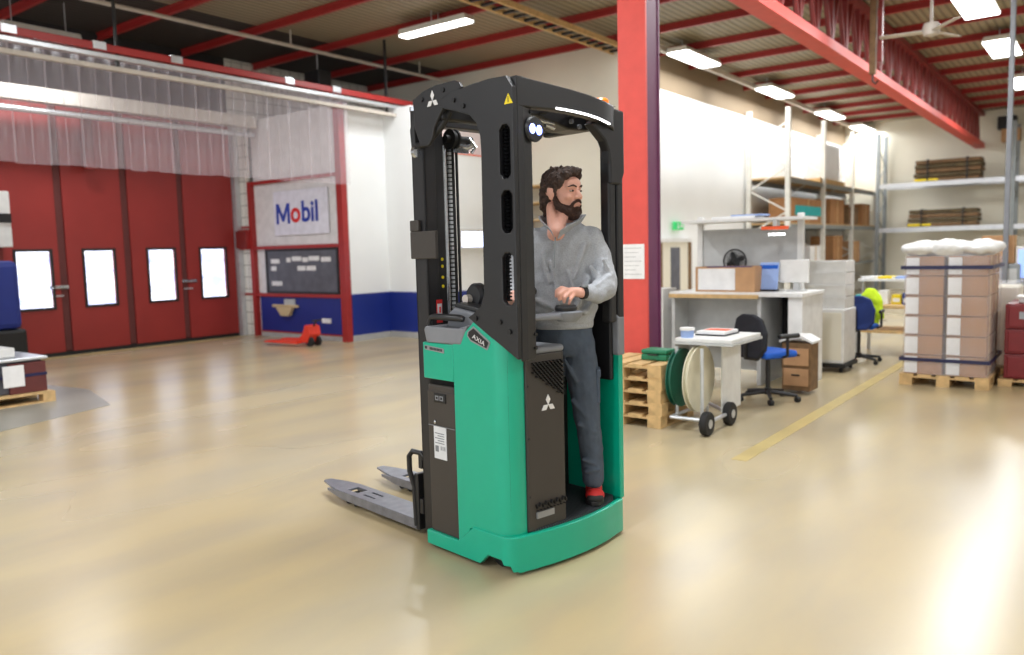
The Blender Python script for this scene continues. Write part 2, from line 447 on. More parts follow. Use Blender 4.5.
# door surround
bm = new(); box(bm, -13.2, -13.08, 8.87, 8.97, 0, 3.95); struct('trim_4', bm, 'alu', label='pale steel door jamb')
SB('trim_5', 'dark_red', -13.2, -13.1, 4.8, 4.92, 0, 3.95, label='dark red door jamb')
# beams over the door
bm = new(); box(bm, -12.68, -12.5, .5, 9.0, 3.78, 3.98); struct('trim_6', bm, 'pale_beam', label='beige beam above the door')
bm = new(); tube(bm, [(-12.6, .5, 3.66), (-12.6, 9.0, 3.66)], .045, 10); struct('trim_7', bm, 'alu', label='pale pipe above the door')
SB('trim_8', 'dark_red', -13.05, -12.95, 6.15, 6.28, 2.9, 3.88, label='dark red guide post above the door')
# brick corner, booth
bo = bpy.data.objects.new('wall_booth', None); COL.objects.link(bo); bo['kind'] = 'structure'; bo['label'] = 'booth front with red frame, white panels and blue base'
B('booth_body', 'booth_white', -12.8, -10.3, 9.07, 10.0, 0, 3.95, parent=bo)
B('base_panel', 'wall_blue', -12.72, -10.42, 9.04, 9.07, .08, .76, parent=bo)
B('kick_board', 'skirting', -12.72, -10.42, 9.03, 9.07, 0, .08, parent=bo)
for z0, z1 in ((.74, .80), (1.60, 1.66), (2.78, 2.84)): B('frame_rail', 'red_paint', -12.85, -10.3, 9.0, 9.07, z0, z1, parent=bo, bevel=.005)
B('frame_post', 'red_paint', -10.42, -10.28, 8.98, 9.1, 0, 3.95, parent=bo, bevel=.005)
B('frame_post', 'red_paint', -12.88, -12.78, 8.98, 9.1, 0, 2.84, parent=bo, bevel=.005)
B('edge_strip', 'red_paint', -12.72, -10.42, 9.03, 9.06, .08, .11, parent=bo)
# sign and notice board on booth
sg = thing('wall_sign', 'white fuel company sign with blue and red lettering on the booth', 'sign', (-11.44, 9.05, 2.2))
B('sign_board', 'sign_white', -.74, .74, -.02, .0, -.36, .42, parent=sg, bevel=.004)
mt = basis((-.46, -.026, .01), (1, 0, 0), (0, 0, 1))
bm = new(); prism(bm, [(-.66, -.16), (-.66, .20), (-.585, .20), (-.47, -.02), (-.355, .20), (-.28, .20), (-.28, -.16), (-.345, -.16), (-.345, .08), (-.445, -.12), (-.495, -.12), (-.595, .08), (-.595, -.16)], 'y', -.026, -.02); obj('letters', bm, 'sign_blue', sg)
text('letters', 'o', .5, 'sign_red', sg, basis((-.12, -.024, .02), (1, 0, 0), (0, 0, 1)), offset=.012)['label'] = 'red letter o'
text('letters', 'bil', .5, 'sign_blue', sg, basis((.27, -.024, .02), (1, 0, 0), (0, 0, 1)), offset=.012)
nb = thing('notice_board', 'grey board with faded white writing under the booth sign', 'board', (-11.47, 9.05, 1.2))
B('board', 'board_grey', -.96, .96, -.03, 0, -.37, .38, parent=nb)
bm = new()
for (x0, x1, z) in ((-.4, -.28, .2), (-.24, .02, .22), (.05, .2, .2), (.22, .5, .22), (.55, .8, .2), (-.1, .12, .05), (.15, .4, .05), (-.85, -.6, .18), (-.85, -.7, .05), (-.85, -.55, -.22)):
    B('writing', 'white_mark', x0, x1, -.034, -.03, z-.04, z+.04, parent=nb)
bm = new(); plate_with_holes(bm, [(-1, -.4), (1, -.4), (1, .4), (-1, .4)], [[(-.95, -.36), (.95, -.36), (.95, .36), (-.95, .36)]], 'y', -.045, -.03)
obj('board_frame', bm, 'black_metal', nb)
# red box on tiled corner
rb = thing('fire_box', 'small red box mounted on the white tiled pillar by the red door', 'box', (-13.0, 8.98, 1.79))
B('case', 'red_paint', -.13, .15, -.1, .05, -.18, .18, parent=rb, bevel=.01)
B('lid', 'dark_red', -.14, .16, -.12, -.1, -.16, .16, parent=rb, bevel=.01)
bm = new(); box(bm, -13.2, -12.88, 8.98, 9.07, 0, 3.95); struct('trim_9', bm, 'tiles_white', label='white tiled pillar')
for zz in (.76, 2.0): SB('trim_10', 'red_paint', -13.2, -12.88, 8.96, 8.98, zz, zz+.04)
# beige tool on blue panel
t = thing('wall_bracket', 'beige hook-shaped holder on the blue booth panel', 'bracket', (-11.9, 9.04, .5))
bm = new(); box(bm, -.42, .3, -.05, 0, .05, .1); prism(bm, [(-.25, .05), (.2, .05), (.1, -.1), (-.12, -.1)], 'y', -.1, -.02)
obj('holder', bm, 'beige', t, .01)
B('back_plate', 'bench_grey', -.1, .2, -.02, 0, .1, .2, parent=t)
t = tag(B('socket', 'paper', -10.98, -10.75, 9.02, 9.045, .3, .38, bevel=.004), 'white wall socket on the blue booth panel', 'socket')

# white blocks right of the booth
def block(name, x0, x1, y0, y1, h, lab):
    e = bpy.data.objects.new(name, None); COL.objects.link(e); e['kind'] = 'structure'; e['label'] = lab
    B('upper_panel', 'wall_white', x0, x1, y0, y1, .8, h, parent=e)
    B('wainscot', 'wall_blue', x0-.01, x1+.01, y0-.012, y1, .1, .8, parent=e)
    B('skirting', 'skirting', x0-.012, x1+.012, y0-.02, y1, 0, .1, parent=e)
    return e
block('wall_white_block', -12.8, -10.29, 9.12, 12.5, 3.95, 'white wall with blue lower band beside the booth')
block('wall_white_tall', -10.3, -9.62, 10.0, 12.5, 3.95, 'white wall with blue lower band, facing the truck')
of = block('wall_office', -9.6, -9.0, 10.0, 12.5, 3.12, 'low white office wall with an orange top edge')
B('top_edge', 'orange_sign', -9.61, -8.99, 9.99, 12.5, 3.12, 3.138, parent=of)
def window(name, axis, a, b, z0, z1, p, nrm):
    e = bpy.data.objects.new(name, None); COL.objects.link(e); e['kind'] = 'structure'
    bm = new(); plate_with_holes(bm, [(a, z0), (b, z0), (b, z1), (a, z1)], [[(a+.05, z0+.05), (b-.05, z0+.05), (b-.05, z1-.05), (a+.05, z1-.05)]], axis, p, p+nrm*.04)
    obj('window_frame', bm, 'bench_white', e)
    bm = new()
    A_ = {'x': (p, p+nrm*.01, a+.05, b-.05), 'y': (a+.05, b-.05, p, p+nrm*.01)}[axis]
    box(bm, min(A_[0], A_[1]), max(A_[0], A_[1]), min(A_[2], A_[3]), max(A_[2], A_[3]), z0+.05, z1-.05); obj('window_pane', bm, 'daylight_glass', e)
    return e
window('window_1', 'y', -9.52, -9.12, .95, 1.5, 9.99, -1)
w2 = window('window_2', 'x', 10.4, 12.3, 1.5, 1.86, -9.0, 1)
# storage shelf seen behind the driver
ss = thing('storage_shelf', 'white shelf unit with thin shelves against the cream wall behind the driver', 'shelf', (-8.6, 12.2, 0))
for x in (-.36, .36): 
    for y in (-.25, .25): B('upright', 'bench_white', x-.02, x+.02, y-.02, y+.02, 0, 2.75, parent=ss)
for i in range(8): B('shelf_board', 'wood', -.38, .38, -.27, .27, .45+i*.31, .47+i*.31, parent=ss)

# door_2 with exit sign on hall wall
e = bpy.data.objects.new('door_2', None); COL.objects.link(e); e['kind'] = 'structure'; e.location = (-7, 13.9, 0)
B('door_frame', 'bench_white', 0, .06, -.05, 1.35, 1.55, 1.63, parent=e); B('door_frame', 'wood_dark', 0, .06, -.05, .05, 0, 1.55, parent=e); B('door_frame', 'wood_dark', 0, .06, 1.25, 1.35, 0, 1.55, parent=e)
B('door_panel', 'wall_cream', 0, .03, .05, 1.25, 0, 1.55, parent=e); B('door_glass', 'board_grey', .03, .04, .45, .85, .6, 1.45, parent=e)
ex = thing('exit_sign', 'small green exit sign above the door beyond the red column', 'sign', (-6.95, 14.6, 1.87))
B('sign_case', 'exit_green', 0, .05, -.2, .2, -.08, .08, parent=ex, bevel=.005)
bm = new(); ell(bm, (.055, -.06, .045), (.004, .018, .018), seg=8); tube(bm, [(.055, -.06, .03), (.055, -.04, -.01), (.055, 0, -.05)], .01, 6); tube(bm, [(.055, -.04, -.01), (.055, -.09, -.05)], .01, 6)
prism(bm, [(.05, .02), (.12, .02), (.12, .04), (.16, 0), (.12, -.04), (.12, -.02), (.05, -.02)], 'x', .05, .056)
obj('pictogram', bm, 'white_mark', ex)

# ------------------------------------------------------------ ceiling lamps
def lamp_fixture(x, y, lx, ly, z, label, power, group='ceiling lamps', real=True):
    t = thing('ceiling_lamp', label, 'lamp', (x, y, z), 0, group)
    bm = new(); prism(bm, [(-lx/2, 0), (lx/2, 0), (lx/2-.04, .08), (-lx/2+.04, .08)], 'y', -ly/2, ly/2); obj('housing', bm, 'lamp_case', t, .005)
    B('diffuser', 'lamp_tube', -lx/2+.02, lx/2-.02, -ly/2+.02, ly/2-.02, -.03, 0, parent=t, bevel=.008)
    for s in (-1, 1):
        bm = new(); tube(bm, [(0, s*ly*.35, .08), (0, s*ly*.35, CZ-z)], .008, 6); obj('hanger', bm, 'alu', t)
    ld = bpy.data.lights.new('lamp_glow', 'AREA'); ld.shape = 'RECTANGLE'; ld.size = lx; ld.size_y = ly; ld.energy = power; ld.color = (.96, .985, 1.0)
    lo = bpy.data.objects.new('lamp_glow', ld); COL.objects.link(lo); lo.location = (x, y, z-.06)
    if y > 12 and x < -5: ld.size = .9; ld.size_y = 3.8
    return t
ordn = ['nearest', 'second', 'third', 'fourth']
for i, yy in enumerate((14.0, 18.3, 22.6, 26.0)):
    lamp_fixture(-6.3, yy, .42, 1.5, 4.86, 'fluorescent lamp in the row along the white hall wall, %s from the column' % ordn[i], 90)
for i, yy in enumerate((13.7, 17.1, 21.2)):
    lamp_fixture(-1.8, yy, .5, 1.5, 4.86, 'bright fluorescent lamp right of the red roof girder, %s of three' % ['topmost in the photo', 'middle', 'lowest in the photo'][i], 90)
lamp_fixture(-8.42, 9.35, 1.4, .22, 4.86, 'long slim fluorescent lamp above the truck mast', 70)
lamp_fixture(-12.0, 5.2, .3, 1.0, 4.6, 'bright lamp behind the strip curtain at the far left', 60)
# rows over the aisle behind and beside the camera (outside the frame)
HID = []
for xx, yy, p in ((-1.8, 9.5, 120), (-6.3, 5.2, 120), (-1.8, 3.5, 150), (-1.8, -2.5, 150), (-6.3, -.8, 140), (3.2, 1.0, 120), (3.2, 8.0, 120), (3.2, 14.0, 90), (3.2, 21, 90)):
    lamp_fixture(xx, yy, .42, 1.5, 4.86, 'fluorescent ceiling lamp over the aisle', p)

# light track, cable ladder, conduits
bm = new(); box(bm, -6.62, -6.54, 11.8, 26.8, 4.9, 4.986); tag(obj('light_track', bm, 'pale_beam'), 'long beige track carrying the lamp row by the white hall wall', 'track')
cl = thing('cable_ladder', 'beige cable ladder with dark rungs running under the roof left of the red column', 'cable ladder', (-6.98, 0, 4.85))
for x in (-.16, .16): B('side_rail', 'wood', x-.02, x+.02, 3.5, 12.5, -.04, .04, parent=cl)
for i in range(36): B('rung', 'black_metal', -.15, .15, 3.6+i*.25, 3.66+i*.25, -.03, .0, parent=cl)
cp_ = thing('conduit_pipe', 'thin pale conduit running under the dark roof at upper left', 'pipe', (-10.8, 0, 4.85))
bm = new(); tube(bm, [(0, 2.0, 0), (0, 12.4, 0)], .03, 8); obj('pipe_run', bm, 'pale_beam', cp_, smooth=True)
for yy in (2.5, 5.5, 8.5, 11.5): B('pipe_clip', 'pale_beam', -.01, .01, yy, yy+.02, 0, .25, parent=cp_)
# small dark heater on the ceiling (left)
t = thing('unit_heater', 'small dark box hanging from the roof left of the mast', 'heater', (-11.6, 9.7, 4.6))
B('case', 'black_metal', -.2, .2, -.15, .15, -.15, .15, parent=t, bevel=.02); B('lower_band', 'orange_sign', -.2, .2, -.155, .15, -.18, -.15, parent=t)
bm = new(); tube(bm, [(0, 0, .15), (0, 0, .5)], .012, 6); obj('hanger', bm, 'alu', t)

# ceiling fan
f = thing('ceiling_fan', 'beige three-bladed ceiling fan right of the red girder', 'fan', (-2.08, 12.0, 4.2))
bm = new(); lathe(bm, [(.02, .12), (.09, .1), (.11, .02), (.09, -.05), (.03, -.07), (0, -.07)], (0, 0, 0)); obj('motor', bm, 'pale_beam', f, smooth=True)
bm = new(); tube(bm, [(0, 0, .1), (0, 0, .9)], .02, 10); obj('rod', bm, 'pale_beam', f, smooth=True)
for a in (188, 308, 68):
    bm = new(); box(bm, .1, .62, -.055, .055, -.006, .006, rot=(R(10), 0, 0)); o = obj('blade', bm, 'pale_beam', f, .004); o.rotation_euler.z = R(a)
# hoist chain box
t = thing('hoist', 'yellowish hoist column hanging from the red girder', 'hoist', (-2.75, 12.0, 0))
B('mast_strip', 'wood_dark', -.08, .0, -.05, .05, 3.75, 5.1, parent=t, bevel=.01); B('mast_strip', 'dark_red', .03, .08, -.04, .04, 3.9, 5.1, parent=t)
bm = new(); tube(bm, [(-.04, 0, 3.75), (-.04, 0, 3.66), (.0, 0, 3.62), (.03, 0, 3.66)], .012, 8); obj('hook', bm, 'black_metal', t)
tag(B('steel_pole', 'grey_plastic', -1.19, -1.13, 11.97, 12.03, 0, CZ, bevel=.01), 'pale steel pole from floor to roof at the right edge', 'pole')
t = thing('wall_speaker', 'small black and orange box high on the back wall', 'speaker', (-2.6, 26.6, 4.5))
B('case', 'black_metal', -.25, .2, -.2, .2, 0, .35, parent=t, bevel=.02); B('lower_case', 'cardboard', -.15, .3, -.2, .2, -.35, 0, parent=t, bevel=.02)

# ------------------------------------------------------------ pallets
def pallet_mesh(w=.8, d=1.2, mats='wood'):
    e = thing('pallet', '', 'pallet')
    bm = new()
    nb_ = 5
    for i in range(nb_):
        bw = w/nb_*.8; x = -w/2+(w-bw)*i/(nb_-1); box(bm, x, x+bw, -d/2, d/2, .095, .115)
    for y in (-d/2, -.06, d/2-.12): box(bm, -w/2, w/2, y, y+.12, .078, .095)
    obj('top_deck', bm, mats, e)
    bm = new()
    for x in (-w/2, -.06, w/2-.12): box(bm, x, x+.12, -d/2, d/2, 0, .018)
    obj('bottom_deck', bm, mats, e)
    for x in (-w/2, -.06, w/2-.12):
        for y in (-d/2, -.06, d/2-.12): B('block', mats, x, x+.12, y, y+.12, .018, .078, parent=e)
    return e
pp = pallet_mesh(.8, .62)
names = ['lowest', 'second from the floor', 'middle one', 'second from the top', 'topmost']
for i in range(5):
    o = pp if i == 0 else copy_tree(pp)
    o.location = (-3.3+random.uniform(-.008, .008), 6.09, i*.1035+.001); o.rotation_euler.z = R(random.uniform(-.8, .8)); o.scale.z = .9
    tag(o, 'wooden pallet in the stack at the red column, %s' % names[i], 'pallet', 'pallets stacked at the red column')
t = thing('tool_case', 'small green plastic case lying on the pallet stack by the red column', 'case', (-3.08, 6.1, .522))
B('case_body', 'green_case', -.12, .12, -.09, .09, 0, .05, parent=t, bevel=.01); B('case_lid', 'green_case', -.12, .12, -.09, .09, .053, .09, parent=t, bevel=.012)
bm = new(); tube(bm, [(-.04, -.09, .05), (-.04, -.115, .05), (.04, -.115, .05), (.04, -.09, .05)], .006, 8); obj('handle', bm, 'black_metal', t)
# notice on column
nt_ = thing('notice_sheet', 'white printed notice taped to the red column', 'notice', (-3.58, 6.597, 1.34))
B('sheet', 'paper', -.115, .115, -.004, 0, -.16, .16, parent=nt_)
bm = new()
for i in range(7): box(bm, -.09, .09-(i % 3)*.03, -.006, -.004, .12-i*.04, .126-i*.04)
obj('print_lines', bm, 'bench_grey', nt_)

# ------------------------------------------------------------ reel trolley
t = thing('reel_trolley', 'white work trolley with cream and green reels and black wheels beside the pallet stack', 'trolley', (0, 0, 0))
bm = new()
for (a, b) in (((-2.84, 5.84, .1), (-2.5, 5.84, .1)), ((-2.84, 6.55, .1), (-2.5, 6.2, .1)), ((-2.84, 5.84, .1), (-2.84, 6.55, .1)), ((-2.6, 5.9, .1), (-2.6, 5.9, .66)), ((-2.84, 6.55, .02), (-2.84, 6.55, .69)), ((-2.84, 5.95, .1), (-2.84, 5.95, .66)), ((-2.5, 5.76, .1), (-2.5, 6.22, .1))):
    tube(bm, [a, b], .016, 8)
obj('frame', bm, 'alu', t, smooth=True)
B('table_top', 'bench_white', -2.86, -2.38, 5.96, 6.6, .70, .73, parent=t, bevel=.006)
B('table_edge', 'bench_grey', -2.87, -2.37, 5.95, 6.61, .68, .70, parent=t)
for nm, x, rr, m_ in (('cream_reel', -2.68, .27, 'reel_cream'), ('green_reel', -2.84, .24, 'reel_green')):
    bm = new(); lathe(bm, [(.03, -.022), (rr, -.022), (rr, -.014), (rr*.9, -.012), (rr*.9, .012), (rr, .014), (rr, .022), (.03, .022)], (x, 6.02, .40), 'x', 40); o = obj('reel', bm, m_, t, smooth=True); o['label'] = nm.replace('_', ' ')
bm = new(); box(bm, -2.56, -2.545, 6.18, 6.58, .1, .68); obj('side_panel', bm, 'bench_white', t, .004)
for y in (5.76, 6.22):
    bm = new(); lathe(bm, [(.03, -.03), (.085, -.03), (.095, -.02), (.095, .02), (.085, .03), (.03, .03)], (-2.5, y, .095), 'x', 28); w = obj('wheel', bm, 'rubber', t, smooth=True)
    bm = new(); lathe(bm, [(0, -.034), (.035, -.034), (.035, .034), (0, .034)], (-2.5, y, .095), 'x', 16); obj('hub', bm, 'alu', w, smooth=True)
t2 = thing('paper_tray', 'flat tray of papers with a black edge on the trolley top', 'tray', (-2.66, 6.35, .73))
B('tray', 'black_metal', -.13, .13, -.16, .16, 0, .012, parent=t2, bevel=.003); B('sheets', 'paper', -.12, .12, -.15, .15, .012, .035, parent=t2); B('top_sheet', 'orange_sign', -.1, .1, -.05, .1, .035, .037, parent=t2)
t2 = thing('white_cap_can', 'white round lidded tub at the left end of the trolley top', 'tub', (-2.78, 6.02, .73))
bm = new(); lathe(bm, [(.0, 0), (.05, 0), (.055, .06), (0, .06)], (0, 0, 0)); obj('body', bm, 'pale_blue', t2, smooth=True)
bm = new(); lathe(bm, [(.06, .06), (.06, .08), (.0, .085)], (0, 0, 0)); obj('lid', bm, 'paper', t2, smooth=True)

# ------------------------------------------------------------ office chairs
def office_chair(loc, rz, label, seat='office_blue', back='black_fabric'):
    t = thing('office_chair', label, 'chair', loc, rz, 'office chairs')
    bm = new()
    for k in range(5):
        a = 2*PI*k/5+.3; tube(bm, [(0, 0, .09), (.27*math.cos(a), .27*math.sin(a), .06)], [.024, .015], 8)
    tube(bm, [(0, 0, .06), (0, 0, .12)], .035, 12); obj('star_base', bm, 'black_metal', t, smooth=True)
    for k in range(5):
        a = 2*PI*k/5+.3; bm = new(); lathe(bm, [(0, -.02), (.025, -.02), (.027, 0), (.025, .02), (0, .02)], (.27*math.cos(a), .27*math.sin(a), .027), 'x', 14); obj('castor', bm, 'rubber', t, smooth=True)
    bm = new(); tube(bm, [(0, 0, .1), (0, 0, .41)], .022, 12); obj('gas_post', bm, 'dark_plastic', t, smooth=True)
    bm = new(); prism(bm, [(-.2, -.19), (.16, -.21), (.21, -.15), (.21, .15), (.16, .21), (-.2, .19)], 'z', .42, .48); obj('seat', bm, seat, t, .025, seg=3)
    bm = new()
    tube(bm, [(-.12, 0, .4), (-.27, 0, .42), (-.27, 0, .66)], .018, 8); obj('back_bracket', bm, 'black_metal', t, smooth=True)
    bm = new()
    pts = [(y_, z_-.06) for y_, z_ in [(-.13, .48), (.13, .48), (.2, .57), (.21, .72), (.16, .85), (.07, .89), (-.07, .89), (-.16, .85), (-.21, .72), (-.2, .57)]]
    vs = prism(bm, pts, 'x', -.27, -.21)
    for v in vs: v.co.x += .35*abs(v.co.y)**1.6
    obj('backrest', bm, back, t, .02, seg=3)
    for s in (-1, 1):
        bm = new(); tube(bm, [(0, s*.2, .43), (0, s*.25, .45), (0, s*.25, .62)], .014, 8); tube(bm, [(-.1, s*.25, .63), (.13, s*.25, .63)], .022, 8); obj('armrest', bm, 'black_metal', t, smooth=True)
    return t
office_chair((-2.60, 7.40, 0), R(62), 'office chair with blue seat and black back at the packing bench')
c2 = office_chair((-2.50, 10.3, 0), R(95), 'office chair with blue back draped with a hi-vis jacket', back='navy')
bm = new()
ring_loft(bm, [(0, 0, 0, .10, .07), (0, 0, .15, .12, .08), (0.01, 0, .38, .10, .07), (0, 0, .46, .05, .05)], 16); cap(bm, (.08, 0, .36), .045, (.13, -.02, .12), .04); cap(bm, (-.07, 0, .36), .045, (-.10, -.03, .15), .035)
j = organic('hivis_jacket', bm, 'hivis', .015, disp=.03, dscale=.08)
j.location = (-2.40, 10.42, .44); tag(j, 'yellow-green hi-vis jacket hanging over the blue office chair', 'jacket')

# ------------------------------------------------------------ packing bench and its things
t = thing('packing_bench', 'white packing bench with grey side panels behind the black office chair', 'bench', (0, 0, 0))
B('worktop', 'bench_white', -3.95, -2.5, 8.1, 8.85, .93, .97, parent=t, bevel=.004)
B('front_lip', 'wood', -3.95, -2.95, 8.08, 8.1, .91, .95, parent=t)
B('side_panel', 'bench_grey', -3.95, -3.91, 8.15, 8.85, 0, .93, parent=t)
B('side_panel', 'bench_white', -2.66, -2.52, 8.15, 8.85, 0, .93, parent=t)
B('side_panel', 'bench_grey', -2.98, -2.94, 8.15, 8.85, 0, .93, parent=t)
B('shade_sheet', 'dark_void', -2.94, -2.66, 8.8, 8.83, .1, .93, parent=t)  # dark sheet added for the shade in the open space under the worktop
B('back_board', 'bench_grey', -3.91, -2.98, 8.5, 8.53, .1, .93, parent=t)
B('shelf', 'bench_white', -3.91, -2.98, 8.2, 8.8, .4, .43, parent=t)
for x in (-3.9, -2.75):
    B('upright', 'bench_white', x-.03, x+.03, 8.8, 8.86, .97, 1.8, parent=t)
B('top_shelf', 'bench_white', -3.95, -2.6, 8.4, 8.9, 1.72, 1.75, parent=t)
B('perforated_panel', 'bench_grey', -3.87, -2.78, 8.82, 8.84, 1.05, 1.65, parent=t)
t = thing('paper_stack', 'loose white and lilac papers on the top shelf of the packing bench', 'papers', (-3.35, 8.6, 1.75))
B('sheets', 'paper', -.26, .22, -.14, .14, 0, .03, parent=t); B('sheets', 'pale_blue', -.05, .3, -.12, .12, .03, .045, parent=t)
t = thing('shelf_lamp', 'orange-fronted strip sign with a white tube under the top shelf', 'lamp', (-2.88, 8.38, 1.62))
B('orange_front', 'orange_sign', -.14, .14, -.02, .02, 0, .035, parent=t, bevel=.004); B('tube', 'strip_light', -.06, .1, -.02, .02, -.06, -.04, parent=t); B('bracket', 'bench_grey', -.02, .02, -.01, .1, 0, .11, parent=t)
t = thing('cardboard_box', 'open cardboard box with a painted pale reflection in front on the packing bench', 'box', (-3.37, 8.4, .97))
for (a, b, c, d) in ((-.33, .33, -.17, -.16), (-.33, .33, .16, .17), (-.33, -.32, -.16, .16), (.32, .33, -.16, .16)): B('side', 'cardboard', a, b, c, d, 0, .27, parent=t)
B('bottom', 'cardboard', -.32, .32, -.16, .16, 0, .01, parent=t); B('front_reflection', 'paper', -.3, .12, -.175, -.17, .02, .25, parent=t, bevel=.002)  # pale panel is a reflection painted onto the box front
B('dark_rim', 'navy', -.2, .3, -.175, -.155, .265, .275, parent=t)
t = thing('desk_fan', 'round black desk fan behind the cardboard box', 'desk fan', (-3.42, 8.68, .97))
bm = new(); lathe(bm, [(0, 0), (.09, 0), (.08, .02), (0, .03)], (0, 0, 0)); tube(bm, [(0, 0, .02), (0, 0, .22)], .012, 8); obj('stand', bm, 'black_metal', t, smooth=True)
bm = new()
for k in range(18):
    a = PI*k/18; tube(bm, [(.13*math.cos(a), -.03, .32+.13*math.sin(a)), (.03*math.cos(a), -.05, .32+.03*math.sin(a)), (-.03*math.cos(a), -.05, .32-.03*math.sin(a)), (-.13*math.cos(a), -.03, .32-.13*math.sin(a))], .004, 5)
tube(bm, [(.13*math.cos(2*PI*k/24), -.03, .32+.13*math.sin(2*PI*k/24)) for k in range(25)], .009, 6, cap=False); obj('cage', bm, 'black_metal', t)
bm = new(); lathe(bm, [(0, -.03), (.035, -.03), (.035, .05), (0, .06)], (0, 0, .32), 'y', 16)
for k in range(4):
    a = 2*PI*k/4+.4; ell(bm, (.07*math.cos(a), -.01, .32+.07*math.sin(a)), (.045, .006, .03), rot=(0, -a, 0), seg=10)
obj('blades', bm, 'dark_plastic', t, smooth=True)
t = thing('document_holder', 'pale blue document sheet standing tilted on the bench beside the cardboard box', 'document', (-2.97, 8.42, .97))
B('sheet', 'pale_blue', -.09, .11, -.01, 0, .02, .31, parent=t, bevel=.003).rotation_euler.x = R(-10)
B('header', 'office_blue', -.09, .1, -.014, -.01, .24, .28, parent=t).rotation_euler.x = R(-10)
B('foot', 'black_metal', -.08, .1, -.03, .08, 0, .02, parent=t, bevel=.004)
t = thing('flat_screen', 'white-backed flat screen at the right end of the packing bench', 'screen', (-2.68, 8.5, .97))
B('screen_case', 'bench_white', -.18, .12, -.02, .02, .09, .33, parent=t, bevel=.008); B('stand', 'bench_grey', -.04, .02, -.01, .03, 0, .1, parent=t); B('foot', 'bench_grey', -.1, .08, -.06, .08, 0, .012, parent=t, bevel=.004)
# low brown drawer unit beside chair
t = thing('drawer_cabinet', 'brown wooden cabinet with a curved white top right of the office chair', 'cabinet', (-2.5, 7.95, 0))
B('body', 'wood_dark', -.12, .16, -.1, .15, .03, .5, parent=t, bevel=.008)
bm = new(); prism(bm, [(-.14, .50), (-.05, .545), (.08, .55), (.18, .50), (.18, .52), (.08, .575), (-.05, .57), (-.14, .52)], 'y', -.12, .16); obj('top', bm, 'bench_white', t)
for z in (.08, .28): d_ = B('drawer', 'cardboard', -.1, .14, -.115, -.1, z, z+.17, parent=t, bevel=.004); B('drawer_pull', 'black_metal', -.02, .06, -.125, -.115, z+.1, z+.115, parent=d_)
# white cabinet beside column
t = thing('white_cabinet', 'white shelf cabinet between the red column and the packing bench', 'cabinet', (-4.25, 8.3, 0))
B('back', 'bench_white', -.25, .2, .16, .18, 0, .98, parent=t)
for x in (-.27, .18): B('side', 'bench_white', x, x+.02, -.16, .18, 0, 1.0, parent=t)
for z in (.02, .34, .66, .98): B('shelf', 'bench_white', -.25, .18, -.16, .16, z, z+.02, parent=t)
for i, (z, c_) in enumerate(((.36, 'pale_blue'), (.68, 'paper'), (.04, 'band_navy'))):
    w_ = thing('file_box', '%s file box inside the white cabinet by the red column, %s shelf' % (('pale blue', 'white', 'navy blue')[i], ('middle', 'top', 'bottom')[i]), 'file box', (-4.25, 8.28, z), 0)
    B('box_body', c_, -.2, .12, -.1, .12, 0, .2, parent=w_, bevel=.004); B('box_label', 'label_grey', -.1, .02, -.105, -.1, .06, .14, parent=w_)
t = thing('small_parcels', 'small cream parcel on top of the white cabinet beside the red column', 'parcel', (-4.28, 8.26, 1.0))
B('parcel', 'wood', -.12, .08, -.08, .08, 0, .08, parent=t, bevel=.005); B('tape', 'paper', -.03, .0, -.083, .083, 0, .083, parent=t)
# white roll container + crates on top
t = thing('roll_container', 'white closed roll container on a dark base right of the office chair', 'container', (-2.65, 9.62, 0))
B('body', 'bin_white', -.22, .22, -.25, .25, .1, .72, parent=t, bevel=.015)
B('base', 'rubber', -.24, .24, -.27, .27, .055, .1, parent=t, bevel=.006)
for x in (-.18, .18):
    for y in (-.2, .2): bm = new(); lathe(bm, [(0, -.015), (.028, -.015), (.028, .015), (0, .015)], (x, y, .028), 'x', 14); obj('castor', bm, 'rubber', t, smooth=True)
B('front_panel', 'wall_cream', -.19, .19, -.256, -.25, .14, .68, parent=t, bevel=.004)
for i in range(4):
    c_ = thing('white_crate', 'white plastic crate on the roll container, %s of four' % ['lowest', 'second', 'third', 'topmost'][i], 'crate', (-2.66, 9.62, .72+i*.137), 0, 'white crates on the roll container')
    bm = new()
    for (a, b, c, d) in ((-.22, .22, -.2, -.185), (-.22, .22, .185, .2), (-.22, -.205, -.185, .185), (.205, .22, -.185, .185), (-.205, .205, -.185, .185)):
        box(bm, a, b, c, d, 0, .13 if (d-c) < .1 or (b-a) < .1 else .01)
    obj('crate_body', bm, 'bin_white', c_, .003); B('rim', 'bench_white', -.23, .23, -.21, -.2, .11, .136, parent=c_)

